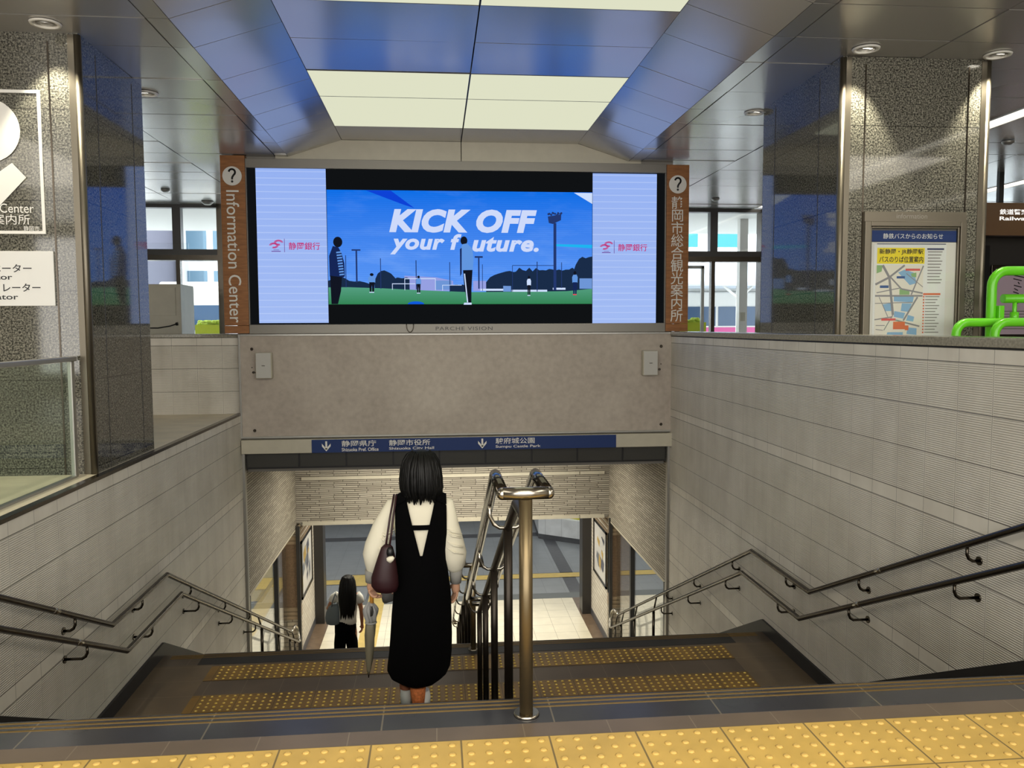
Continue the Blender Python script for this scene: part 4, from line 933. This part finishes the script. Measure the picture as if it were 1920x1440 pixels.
t = thing('planter_wall', 'low white tiled planter wall across the concourse floor', 'planter', (4, 22.5, ZB))
pp = [(2.86, 22.8), (4.05, 21.95), (7, 21.3), (7, 26), (3.0, 26)]
m = MB(); m.prism(pp, 'z', ZB+.15, -4.0, 0); m.prism([(a, b+.03) for a, b in pp], 'z', ZB, ZB+.15, 1); m.build('wall', [floor_tile('planter_tile', (222, 226, 228), (150, 155, 158), .42, 0, .1, 0, .004), 'condark'], t)
m = MB(); m.prism([(2.95, 23.0), (4.1, 22.1), (7, 21.5), (7, 22.1), (4.3, 22.7), (3.4, 23.6)], 'z', -4.0, -3.96); m.build('yellow_edge', simple('moss_yellow', (196, 190, 40), .7), t)
def ad(x, label, sg):
    t = thing('advertising_poster', label, 'poster', (x, 15.6, -3.6)); m = MB()
    a, b = (x, x+.03) if sg > 0 else (x-.03, x)
    for y0, y1, z0, z1 in ((15.0, 15.06, -3.6, -2.5), (16.2, 16.26, -3.6, -2.5), (15.0, 16.26, -3.6, -3.55), (15.0, 16.26, -2.55, -2.5)): m.box(a-.02*(sg > 0), b+.02*(sg < 0), y0, y1, z0, z1)
    m.build('frame', 'dsteel', t); m = MB(); e = x-.004*sg
    m.face([(e, 15.06, -3.55), (e, 16.2, -3.55), (e, 16.2, -2.55), (e, 15.06, -2.55)], 0)
    for k in range(9):
        y, z, w, h = random.uniform(15.1, 15.9), random.uniform(-3.5, -2.8), random.uniform(.1, .3), random.uniform(.1, .35); e2 = e-.0006*sg*(k+1)
        m.face([(e2, y, z), (e2, y+w, z+.1), (e2, y+w*.8, z+h), (e2, y-.05, z+h*.7)], 1+k % 3)
    m.build('print', [simple('ad_white', (208, 206, 200), .4), simple('ad_grey', (120, 124, 130), .4), simple('ad_ochre', (190, 160, 90), .4), simple('ad_slate', (90, 92, 104), .4)], t)
ad(3.19, 'framed poster on the exit wall right of the stairs foot', 1); ad(-2.51, 'framed poster on the exit wall left of the stairs foot', -1)

# ------------------------------------------------------------------ people
def skin_mesh(name, chains, mat, parent, sub=1):
    """chains: lists of (x, y, z, radius); equal points are shared, each chain set grows one smooth skin"""
    key = {}; vs = []; rad = []; ed = []
    for ch in chains:
        prev = None
        for p in ch:
            k = tuple(round(v, 4) for v in p[:3])
            if k not in key: key[k] = len(vs); vs.append(p[:3]); rad.append(p[3])
            if prev is not None and prev != key[k]: ed.append((prev, key[k]))
            prev = key[k]
    off = parent_world(parent); me = bpy.data.meshes.new(name); me.from_pydata([tuple(Vector(v)-off) for v in vs], ed, [])
    o = bpy.data.objects.new(name, me); COL.objects.link(o)
    sk = o.modifiers.new('skin', 'SKIN'); ss = o.modifiers.new('sub', 'SUBSURF'); ss.levels = ss.render_levels = sub
    lay = me.skin_vertices[0].data if len(me.skin_vertices) else None
    adj = {i: [] for i in range(len(vs))}
    for a, b in ed: adj[a].append(b); adj[b].append(a)
    seen = set()
    for i in range(len(vs)):
        lay[i].radius = (rad[i], rad[i])
        if i not in seen:
            lay[i].use_root = True; st = [i]
            while st:
                q = st.pop()
                if q in seen: continue
                seen.add(q); st += adj[q]
        else: lay[i].use_root = False
    bpy.context.view_layer.update()
    m2 = bpy.data.meshes.new_from_object(o.evaluated_get(bpy.context.evaluated_depsgraph_get()))
    o.modifiers.clear(); o.data = m2; m2.materials.clear(); m2.materials.append(MT[mat])
    for p in m2.polygons: p.use_smooth = True
    o.parent = parent
    return o
def hand(w, d, side, curl, r=.0085, L=.17, grip=None, palm_n=None):
    """chains for a palm, four fingers and a thumb; w wrist, d direction of the hand, side = thumb side, palm_n = where the palm faces"""
    w = Vector(w); d = Vector(d).normalized(); s = Vector(side); s = (s-s.dot(d)*d).normalized(); n = d.cross(s) if palm_n is None else Vector(palm_n)
    n = (n-n.dot(d)*d-n.dot(s)*s).normalized(); out = []
    pl = L*.5
    out.append([tuple(w)+(.024,), tuple(w+d*pl*.45)+(.03,), tuple(w+d*pl*.95)+(.027,)])
    for i, (o, f) in enumerate(((.027, .92), (.009, 1.0), (-.009, .94), (-.026, .76))):
        b = w+d*pl*.9+s*o; ln = L*.5*f; c = [tuple(b-d*.02)+(r*1.05,), tuple(b)+(r*1.05,)]; a = 0; q = b
        for seg, fr in ((.45, 1.), (.3, 1.), (.25, .85)):
            a += curl*(1+.08*i); q = q+(d*math.cos(a)+n*math.sin(a))*ln*seg; c.append(tuple(q)+(r*fr,))
        out.append(c)
    b = w+d*pl*.35+s*.024; q1 = b+(s*.7+d*.6+n*.35).normalized()*.035; q2 = q1+(d*.75+n*.6+s*.1).normalized()*.032
    out.append([tuple(w+d*pl*.3)+(.015,), tuple(b)+(.0125,), tuple(q1)+(.0105,), tuple(q2)+(.0085,)])
    return out
def body(parent, mat, J, k=1., hands=()):
    """one continuous skinned body; J: named joints (world), facing +y"""
    V = lambda n: tuple(J[n]); ch = []
    P, B, Ch, N, H = J['pelvis'], J['belly'], J['chest'], J['neck'], J['head']
    ch.append([P+(.115*k,), B+(.105*k,), Ch+(.115*k,), (N[0], N[1], N[2]-.07*k, .07*k), N+(.05*k,), (H[0], H[1], H[2]-.06*k, .07*k), H+(.085*k,), (H[0], H[1], H[2]+.06*k, .07*k)])
    for s in 'LR':
        ch.append([Ch+(.115*k,), J['sh'+s]+(.052*k,), tuple((Vector(J['sh'+s])+Vector(J['el'+s]))/2)+(.043*k,), J['el'+s]+(.036*k,), tuple((Vector(J['el'+s])+Vector(J['wr'+s]))/2)+(.034*k,), J['wr'+s]+(.023*k,)])
        ch.append([P+(.115*k,), J['hip'+s]+(.085*k,), tuple((Vector(J['hip'+s])+Vector(J['kn'+s]))/2)+(.072*k,), J['kn'+s]+(.052*k,), tuple((Vector(J['kn'+s])*.6+Vector(J['an'+s])*.4))+(.052*k,), J['an'+s]+(.034*k,), J['toe'+s]+(.03*k,)])
    for h in hands: ch += h
    # face: nose, ears, chin
    ch.append([(H[0], H[1]+.05*k, H[2]-.01*k, .02*k), (H[0], H[1]+.1*k, H[2]-.02*k, .011*k)])
    for s in (-1, 1): ch.append([(H[0]+s*.07*k, H[1], H[2]-.01*k, .018*k), (H[0]+s*.083*k, H[1]-.01*k, H[2]-.01*k, .02*k)])
    ch.append([(H[0], H[1]+.04*k, H[2]-.08*k, .04*k), (H[0], H[1]+.065*k, H[2]-.095*k, .026*k)])
    o = skin_mesh('body', ch, mat, parent, 2)
    m = MB()
    for s in (-1, 1): m.ell((H[0]+s*.032*k, H[1]+.078*k, H[2]+.012*k), .012*k, .008*k, .006*k, 8, 6, 0)
    m.ell((H[0], H[1]+.082*k, H[2]-.058*k), .022*k, .008*k, .006*k, 8, 6, 1)
    m.build('face_features', [MT['hair'], simple('lips', (176, 90, 86), .5)], parent)
    return o
def ragged_hair(parent, rows, n=90, tip=.07, r=.012, front=.35):
    """rows: (cx, cy, z, rx, ry) crown to tips; locks hang from the outline"""
    m = MB(); m.rings(rows, 32, 0)
    for i in range(n):
        a = random.uniform(0, 2*math.pi)
        if math.sin(a) > front: continue
        pts = []; rr = []
        j0 = 1
        for jj, q in enumerate(rows[j0:]):
            e = 1.0+.012*min(1, jj/3); pts.append((q[0]+q[3]*e*math.cos(a)+random.uniform(-.003, .003), q[1]+q[4]*e*math.sin(a), q[2])); rr.append(r*min(1, .35+jj*.2)*random.uniform(.7, 1.1))
        x, y, z = pts[-1]; pts.append((x+random.uniform(-.012, .012), y, z-random.uniform(.2, 1)*tip)); rr.append(.002)
        m.tube(pts, rr, 6, 0)
    return m.build('hair', 'hair', parent)
def shoe(parent, x, y, z, L=.24, mat='shoe', ang=0.):
    m = MB(); c, s = math.cos(ang), math.sin(ang)
    rows = []
    for f, w, h in ((-.5, .022, .05), (-.46, .032, .065), (-.3, .036, .062), (-.05, .036, .05), (.2, .044, .042), (.38, .04, .034), (.48, .024, .024), (.5, .01, .015)):
        ring = []
        for k in range(14):
            a = 2*math.pi*k/14; px, pzz = w*math.cos(a), h*(.5+.5*math.sin(a))
            ring.append((x+px*c+f*L*s, y+f*L*c-px*s, z+.004+pzz))
        rows.append(ring)
    m.loft(rows); m.box(x-.038, x+.038, y-L*.48, y+L*.46, z, z+.014, 1); return m.build('shoe', [mat, 'whiteboard'], parent)

# the woman in front, seen from behind, on the sixth step
Y, X = 4.86, -.1; ZF = -.93
w1 = thing('person', 'woman with dark bob in cream blouse and long black pinafore dress', 'person', (X, Y, ZF))
J = dict(pelvis=(X, Y, -.12), belly=(X, Y, .0), chest=(X-.003, Y, .24), neck=(X+.004, Y, .4), head=(X+.006, Y+.02, .545),
         shL=(-.245, Y, .335), elL=(-.385, Y, .09), wrL=(-.402, Y+.01, -.105), shR=(.055, Y, .335), elR=(.12, Y, .06), wrR=(.105, Y+.05, -.15),
         hipL=(-.175, Y, -.2), knL=(-.19, Y+.02, -.52), anL=(-.205, Y, -.86), toeL=(-.205, Y+.12, -.9),
         hipR=(-.025, Y, -.2), knR=(-.09, Y+.04, -.52), anR=(-.13, Y-.05, -.86), toeR=(-.12, Y+.07, -.9))
hands = [hand((-.402, Y+.01, -.105), (-.05, .1, -1), (.35, 1, 0), .62, palm_n=(1, -.2, 0)), hand((.105, Y+.05, -.15), (-.02, .15, -1), (-.3, 1, 0), .3, palm_n=(-1, 0, 0))]
body(w1, 'skin', J, .96, hands)
ragged_hair(w1, [(X+.004, Y, .676, .018, .02), (X+.004, Y, .668, .05, .055), (X+.003, Y, .648, .079, .086), (X+.003, Y-.005, .61, .1, .106), (X+.002, Y-.01, .56, .111, .113), (X+.003, Y-.014, .5, .117, .112), (X+.004, Y-.02, .45, .117, .104), (X+.006, Y-.025, .425, .11, .092), (X+.006, Y-.028, .412, .102, .082)], 170, .05, .011)
def torso(z):  # half width, half depth, centre of the blouse
    pts = [(.425, .055, .05), (.395, .1, .065), (.36, .15, .085), (.32, .172, .1), (.25, .168, .108), (.15, .155, .105), (.05, .142, .1), (-.1, .15, .105)]
    for (za, wa, da), (zb, wb, db) in zip(pts[:-1], pts[1:]):
        if zb <= z <= za: f = (za-z)/(za-zb); return wa+(wb-wa)*f, da+(db-da)*f
    return pts[-1][1:]
m = MB(); m.rings([(X, Y, z)+torso(z) for z in (.425, .41, .395, .36, .32, .25, .15, .05, -.1)], 36, 0)
m.tube([(-.22, Y, .352), (-.262, Y, .335), (-.325, Y, .22), (-.362, Y+.005, .1), (-.372, Y+.01, .04), (-.38, Y+.012, -.02), (-.396, Y+.012, -.055), (-.402, Y+.012, -.066)], [.045, .052, .062, .076, .08, .064, .042, .03], 22, 0)
m.tube([(.01, Y, .352), (.045, Y, .335), (.062, Y, .22), (.08, Y+.01, .107), (.092, Y+.02, .03), (.1, Y+.035, -.04), (.104, Y+.045, -.075), (.105, Y+.045, -.088)], [.045, .052, .062, .074, .08, .064, .042, .03], 22, 0)
for k in range(6):      # soft folds on the sleeves
    a = random.uniform(3.6, 5.8); z = random.uniform(-.02, .22)
    f = (.27-z)/.33; cx = -.29-.1*f
    m.tube([(cx-.07*math.cos(a*.3), Y-.05, z), (cx, Y-.078, z-.02), (cx+.055, Y-.055, z+.01)], [.002, .006, .002], 8, 0)
    cx = .078+.024*f; m.tube([(cx-.05, Y-.05, z+.02), (cx, Y-.07, z-.01), (cx+.06, Y-.045, z-.03)], [.002, .006, .002], 8, 0)
m.rings([(X, Y, .405, .072, .062), (X, Y, .425, .066, .058), (X, Y, .428, .058, .05)], 28, 0, False)
m.build('blouse', 'cream', w1)
for p, q in (((-.4, Y+.012, -.05), (-.404, Y+.014, -.125)), ((.107, Y+.04, -.062), (.104, Y+.05, -.155))):
    m = MB(); m.tube([p, tuple((Vector(p)+Vector(q))/2), q], [.041, .038, .034], 18, 0); m.build('cuff', 'cuff', w1)
# pinafore: skirt plus two wide straps meeting in a V, with a cross band
m = MB(); sk = [(-.098, .06, .148, .112), (-.098, .02, .152, .116), (-.098, -.06, .155, .12), (-.099, -.13, .165, .127), (-.1, -.2, .173, .135), (-.106, -.32, .18, .14), (-.111, -.45, .186, .145), (-.118, -.56, .189, .15), (-.13, -.655, .19, .155), (-.13, -.7, .168, .15), (-.128, -.735, .115, .12), (-.126, -.752, .06, .085)]
rows = []
for cx, z, rx, ry in sk:
    ring = []
    for k in range(44):
        a = 2*math.pi*k/44; fold = 1+.025*math.sin(7*a+1.3)*max(0, min(1, (-z-.1)/.5)); ring.append((cx+rx*fold*math.cos(a), Y+ry*fold*math.sin(a), z))
    rows.append(ring)
m.loft(rows, 0, False)
def strap_pts(z):       # inner/outer x offsets of the back straps from the centre
    f = (.4-z)/.36; return .087*(1-f)+.004*f, .152+.004*math.sin(f*3)
for sg in (-1, 1):
    for side in (-1, 1):                 # back and front
        grid = []
        for i in range(13):
            z = .405-.405*i/12; f = (.4-z)/.36; inn, out = (.087*(1-f)+.002*f, .152) if z > .04 else (0., .155)
            inn = max(0, inn); wx, dy = torso(z); row = []
            for j in range(7):
                xo = inn+(out-inn)*j/6; rr = min(.985, xo/(wx+.012)); row.append((X+sg*xo, Y+side*(dy+.012)*math.sqrt(max(.02, 1-rr*rr)), z+(.01 if xo < .1 and z > .39 else 0)))
            grid.append(row)
        v = [p for r in grid for p in r]+[(p[0], p[1]+side*.006, p[2]) for r in grid for p in r]; n = 13*7; fs = []
        for i in range(12):
            for j in range(6):
                a = i*7+j; fs.append((a, a+1, a+8, a+7)); fs.append((n+a, n+a+7, n+a+8, n+a+1))
        m.add(v, fs, 0, True)
    xs_ = [.087+.065*j/6 for j in range(7)]
    m.loft([[(X+sg*x, Y+.1*math.cos(a)*.75, .385+.035*math.sin(a)-(x-.087)*.45) for x in xs_]+[(X+sg*x, Y+.1*math.cos(a)*.75, .397+.035*math.sin(a)-(x-.087)*.45) for x in xs_[::-1]] for a in [math.pi*k/8 for k in range(9)]], 0, True)
m.loft([[(X+x, Y-torso(z)[1]*math.sqrt(1-(x/.17)**2)-.016, z) for x in [-.062+.124*k/8 for k in range(9)]]+[(X+x, Y-torso(z)[1]*math.sqrt(1-(x/.17)**2)-.006, z) for x in [.062-.124*k/8 for k in range(9)]] for z in (.216, .244)], 0, True, False)
m.build('dress', 'cloth_black', w1)
m = MB(); m.tube([(-.131, Y-.05, -.74), (-.131, Y-.05, -.82), (-.13, Y-.05, -.87)], [.05, .042, .036], 16); m.build('sock', 'sock', w1)
m = MB(); m.tube([(-.2, Y+.01, -.74), (-.203, Y, -.82), (-.205, Y, -.88)], [.046, .038, .033], 16); m.build('sock', simple('brown_sock', (120, 72, 48), .8, 0, .3, .2, 40), w1)
m = MB(); m.rings([(-.203, Y-.01, ZF+.05, .036, .045), (-.203, Y-.01, ZF+.1, .037, .042), (-.203, Y-.005, ZF+.145, .036, .04)], 18, 0, True); m.build('boot_shaft', 'boot', w1)
shoe(w1, -.2, Y+.06, ZF, .235, 'boot'); shoe(w1, -.115, Y+.03, ZF, .235, 'shoe', .2)
m = MB(); m.rings([(-.1, Y+.0, ZF+.04, .042, .06), (-.098, Y, ZF+.09, .042, .05), (-.095, Y+.01, ZF+.125, .03, .035)], 18); m.build('boot_shaft', 'shoe', w1)

bag = thing('shoulder_bag', 'dark maroon bucket bag hanging from the woman in black dress', 'bag', (-.32, Y-.12, -.14))
yb = Y-.135
m = MB(); m.rings([(-.3, yb, -.142, .03, .03), (-.305, yb, -.135, .062, .045), (-.312, yb, -.1, .08, .056), (-.313, yb, -.05, .078, .055), (-.306, yb, .02, .062, .046), (-.3, yb, .08, .048, .036), (-.297, yb, .125, .034, .026), (-.296, yb, .14, .02, .016)], 26); m.build('bag_body', 'maroon', bag)
for a in ((-.306, -.262), (-.284, -.247)):
    m = MB(); m.tube([(a[0], yb, .12), (a[0]+.012, yb+.01, .2), ((a[0]+a[1])/2+.004, Y-.115, .29), (a[1], Y-.085, .385), (a[1]+.004, Y-.03, .412), (a[1]-.002, Y+.05, .39)], .006, 8); m.build('strap', 'maroon', bag)
m = MB(); m.ell((-.278, yb-.03, .1), .022, .02, .035, 12, 8); m.build('opening', 'black', bag)
m = MB(); m.rings([(-.278, yb-.045, .045, .006, .005), (-.278, yb-.05, .06, .02, .012), (-.275, yb-.05, .075, .024, .014), (-.272, yb-.045, .084, .01, .008)], 14); m.build('pale_contents', 'cream', bag)

um = thing('umbrella', 'folded grey and olive umbrella with wooden handle in the woman\'s left hand', 'umbrella', (-.43, Y+.03, -.7))
ux, uy = -.404, Y+.035
m = MB(); m.tube([(ux+.004, uy, -.115), (ux, uy, -.2), (ux-.001, uy, -.262)], .0125, 14); m.build('handle', 'handle', um)
m = MB(); rows = []
for z, r in ((-.258, .012), (-.27, .022), (-.285, .03), (-.305, .038), (-.33, .037), (-.36, .03), (-.385, .024)):
    rows.append([(ux-.008+r*(1+.28*math.sin(6*a+z*40))*math.cos(a), uy+r*(1+.28*math.sin(6*a+z*40))*math.sin(a), z+.006*math.sin(6*a)) for a in [2*math.pi*k/36 for k in range(36)]])
m.loft(rows)
for i in range(len(m.f)):
    if (i % 36) % 12 in (3, 4, 5) and 1 <= i//36 <= 3: m.mi[i] = 1
m.build('gathered_cloth', ['umgrey', 'dark'], um)
m = MB(); rows = []
for z, r in ((-.375, .024), (-.4, .03), (-.46, .03), (-.54, .026), (-.62, .02), (-.68, .012), (-.7, .006)):
    x = ux-.01-(-.38-z)*.05; rows.append([(x+r*(1+.13*math.sin(5*a+z*30))*math.cos(a), uy+r*(1+.13*math.sin(5*a+z*30))*math.sin(a), z) for a in [2*math.pi*k/30 for k in range(30)]])
m.loft(rows); m.build('furled_canopy', 'olive', um)
m = MB(); m.tube([(ux-.026, uy, -.695), (ux-.027, uy, -.725)], [.005, .003], 8); m.build('tip', 'dsteel', um)
m = MB(); m.tube([(ux-.008+.031*math.cos(a), uy+.031*math.sin(a), -.382) for a in [2*math.pi*k/20 for k in range(21)]], .006, 6); m.build('tie_band', 'umgrey', um)

# the woman further down, long black hair, white shirt
def legs_pants(parent, mat, X, Y, zw, zf, hw, sp, off=(0, 0)):
    m = MB()
    for i, s in enumerate((-1, 1)):
        m.rings([(X+s*.05, Y, zw, hw*.62, .105), (X+s*.065, Y, zw-.12, hw*.58, .125), (X+s*(sp*.9), Y+off[i]*.3, zw-.32, .09, .105), (X+s*sp, Y+off[i]*.7, zf+.38, .082, .095), (X+s*sp, Y+off[i], zf+.06, .078, .09)], 22, 0, True)
    m.rings([(X, Y, zw+.03, hw, .11), (X, Y, zw-.05, hw*1.04, .125), (X, Y, zw-.16, hw*1.05, .13), (X, Y, zw-.24, hw*.7, .1)], 28)
    return m.build('trousers', mat, parent)
X, Y, ZF = -1.375, 12.2, ZL-RIS*15
w2 = thing('person', 'woman with long black hair, white short-sleeved shirt and black trousers', 'person', (X, Y, ZF))
J = dict(pelvis=(X-.02, Y, -3.05), belly=(X-.01, Y, -2.92), chest=(X, Y, -2.7), neck=(X+.005, Y, -2.55), head=(X+.01, Y+.02, -2.42),
         shL=(X-.155, Y, -2.605), elL=(-1.625, Y+.0, -2.74), wrL=(-1.665, Y+.12, -2.82), shR=(X+.165, Y, -2.605), elR=(-1.165, Y, -2.86), wrR=(-1.165, Y+.06, -3.09),
         hipL=(X-.1, Y, -3.15), knL=(X-.1, Y+.04, -3.46), anL=(X-.1, Y, ZF+.07), toeL=(X-.1, Y+.12, ZF+.04), hipR=(X+.07, Y, -3.15), knR=(X+.08, Y+.05, -3.46), anR=(X+.08, Y+.1, ZF+.07), toeR=(X+.08, Y+.2, ZF+.04))
body(w2, 'tan', J, .95, [hand(J['wrL'], (-.3, .6, -.7), (0, .6, .7), .5), hand(J['wrR'], (0, .15, -1), (-.2, 1, 0), .35, palm_n=(-1, 0, 0))])
m = MB(); m.rings([(X, Y, -2.535, .055, .055), (X, Y, -2.56, .11, .075), (X, Y, -2.6, .165, .1), (X, Y, -2.68, .165, .11), (X, Y, -2.8, .15, .108), (X-.015, Y, -2.95, .15, .11), (X-.02, Y, -3.04, .155, .115)], 28)
m.tube([(X-.13, Y, -2.6), (X-.19, Y, -2.64), (X-.225, Y, -2.7)], [.06, .062, .058], 16); m.tube([(X+.14, Y, -2.6), (X+.185, Y, -2.66), (X+.2, Y, -2.73)], [.06, .06, .056], 16); m.build('shirt', 'white_cloth', w2)
legs_pants(w2, 'cloth_black', X-.03, Y, -3.02, ZF, .155, .095, (0, .09))
ragged_hair(w2, [(X+.015, Y, -2.306, .02, .02), (X+.015, Y, -2.315, .055, .06), (X+.015, Y, -2.34, .083, .09), (X+.015, Y-.01, -2.4, .105, .108), (X+.015, Y-.03, -2.5, .115, .1), (X+.015, Y-.065, -2.6, .12, .075), (X+.015, Y-.09, -2.7, .115, .05), (X+.015, Y-.1, -2.8, .1, .035), (X+.01, Y-.1, -2.84, .09, .03)], 90, .12, .014, .2)
shoe(w2, X-.1, Y+.04, ZF, .23, 'black'); shoe(w2, X+.08, Y+.14, ZF-.0, .23, 'black')
tb = thing('tote_bag', 'slate grey tote bag on the left arm of the woman in white shirt', 'bag', (-1.6, Y, -3.03))
m = MB(); m.rings([(-1.575, Y-.06, -3.03, .07, .05), (-1.58, Y-.06, -3.015, .1, .065), (-1.585, Y-.06, -2.93, .112, .07), (-1.58, Y-.06, -2.84, .1, .06), (-1.565, Y-.06, -2.76, .075, .04), (-1.55, Y-.06, -2.73, .05, .02)], 24, 0, True, .8); m.build('bag_body', 'tote', tb)
for d in (-.09, -.03):
    m = MB(); m.tube([(-1.6, Y+d, -2.76), (-1.575, Y+d, -2.66), (-1.54, Y+d*.8, -2.565), (-1.5, Y+d*.5, -2.66), (-1.51, Y+d, -2.76)], .008, 8); m.build('handle', 'tote', tb)

# a person in grey, almost hidden behind the woman in the black dress
X, Y, ZF = -.44, 10.58, ZL-RIS*10
w3 = thing('person', 'person in grey top almost hidden behind the black dress', 'person', (X, Y, ZF))
o = ZF+.93
J = dict(pelvis=(X, Y, o-.08), belly=(X, Y, o+.03), chest=(X, Y, o+.27), neck=(X, Y, o+.43), head=(X, Y+.02, o+.57), shL=(X-.15, Y, o+.37), elL=(X-.235, Y-.06, o+.1), wrL=(X-.1, Y+.12, o+.02), shR=(X+.15, Y, o+.37), elR=(X+.2, Y, o+.1), wrR=(X+.17, Y+.08, o-.1),
         hipL=(X-.08, Y, o-.17), knL=(X-.09, Y+.03, o-.5), anL=(X-.09, Y, ZF+.07), toeL=(X-.09, Y+.12, ZF+.04), hipR=(X+.08, Y, o-.17), knR=(X+.09, Y+.04, o-.5), anR=(X+.09, Y+.04, ZF+.07), toeR=(X+.09, Y+.14, ZF+.04))
body(w3, 'skin', J, .96, [hand(J['wrL'], (.7, .6, -.3), (0, .3, 1), .4), hand(J['wrR'], (0, .1, -1), (-.2, 1, 0), .35, palm_n=(-1, 0, 0))])
m = MB(); m.rings([(X, Y, o+.43, .055, .055), (X, Y, o+.41, .11, .08), (X, Y, o+.36, .165, .1), (X, Y, o+.28, .165, .115), (X, Y, o+.1, .155, .11), (X, Y, o-.06, .165, .12)], 28)
m.tube([(X-.13, Y, o+.37), (X-.2, Y-.03, o+.25), (X-.245, Y-.065, o+.1), (X-.235, Y-.05, o+.05), (X-.17, Y+.05, o+.03), (X-.11, Y+.11, o+.02)], [.065, .065, .066, .066, .055, .04], 18); m.tube([(X+.13, Y, o+.37), (X+.2, Y, o+.1), (X+.17, Y+.07, o-.08)], [.065, .06, .045], 16); m.build('top', 'grey_cloth', w3)
legs_pants(w3, 'cloth_black', X, Y, o-.07, ZF, .155, .09, (0, .04))
ragged_hair(w3, [(X, Y, o+.66, .02, .02), (X, Y, o+.65, .06, .06), (X, Y, o+.62, .085, .09), (X, Y-.01, o+.56, .1, .1), (X, Y-.02, o+.48, .1, .085), (X, Y-.03, o+.44, .085, .06)], 50, .04, .012)
shoe(w3, X-.09, Y+.04, ZF, .24, 'black'); shoe(w3, X+.09, Y+.06, ZF, .24, 'black')

# a walker in white trousers half behind the exit post
X, Y, ZF = 4.28, 21.45, ZB
w4 = thing('person', 'walker in white trousers and black shoes half hidden by the right exit post', 'person', (X, Y, ZF)); o = ZF+.95
J = dict(pelvis=(X, Y, o-.08), belly=(X+.01, Y, o+.05), chest=(X+.03, Y, o+.3), neck=(X+.04, Y, o+.48), head=(X+.06, Y, o+.63), shL=(X+.03, Y+.17, o+.4), elL=(X+.15, Y+.2, o+.15), wrL=(X+.3, Y+.18, o+.05), shR=(X+.02, Y-.17, o+.4), elR=(X-.12, Y-.2, o+.15), wrR=(X-.2, Y-.19, o-.07),
         hipL=(X, Y+.08, o-.16), knL=(X+.2, Y+.08, o-.47), anL=(X+.22, Y+.08, ZF+.08), toeL=(X+.35, Y+.08, ZF+.05), hipR=(X-.01, Y-.08, o-.16), knR=(X-.06, Y-.08, o-.5), anR=(X-.36, Y-.08, ZF+.2), toeR=(X-.33, Y-.08, ZF+.06))
body(w4, 'skin', J, 1., [hand(J['wrL'], (.5, 0, -.8), (.8, 0, .5), .4), hand(J['wrR'], (-.1, 0, -1), (1, 0, 0), .4)])
m = MB(); m.rings([(X+.04, Y, o+.48, .055, .06), (X+.03, Y, o+.45, .08, .12), (X+.03, Y, o+.38, .11, .18), (X+.02, Y, o+.2, .12, .165), (X, Y, o-.08, .13, .17)], 26)
m.tube([(X+.03, Y+.15, o+.4), (X+.15, Y+.2, o+.15), (X+.28, Y+.18, o+.06)], [.065, .058, .042], 14); m.tube([(X+.02, Y-.15, o+.4), (X-.12, Y-.2, o+.15), (X-.19, Y-.19, o-.04)], [.065, .058, .042], 14); m.build('shirt', 'black', w4)
m = MB(); m.tube([(X, Y+.08, o-.1), (X+.1, Y+.08, o-.3), (X+.2, Y+.08, o-.47), (X+.21, Y+.08, ZF+.25), (X+.22, Y+.08, ZF+.1)], [.1, .095, .08, .08, .09], 18); m.tube([(X, Y-.08, o-.1), (X-.03, Y-.08, o-.3), (X-.06, Y-.08, o-.5), (X-.22, Y-.08, ZF+.3), (X-.33, Y-.08, ZF+.18)], [.1, .095, .085, .09, .1], 18); m.ell((X, Y, o-.08), .13, .175, .13, 20, 10); m.build('trousers', 'white_cloth', w4)
m = MB(); m.rings([(X+.06, Y, o+.73, .02, .02), (X+.06, Y, o+.72, .07, .06), (X+.05, Y, o+.68, .1, .085), (X+.04, Y, o+.6, .095, .09), (X+.02, Y, o+.54, .06, .07)], 20); m.build('hair', 'hair', w4)
m = MB(); m.tube([(X-.43, Y-.08, ZF+.19), (X-.4, Y-.08, ZF+.13), (X-.36, Y-.08, ZF+.05), (X-.3, Y-.08, ZF+.03)], [.035, .045, .042, .025], 14); m.build('shoe', 'black', w4)
m = MB(); m.tube([(X+.16, Y+.08, ZF+.05), (X+.26, Y+.08, ZF+.045), (X+.4, Y+.08, ZF+.035)], [.04, .045, .03], 14); m.build('shoe', 'black', w4)
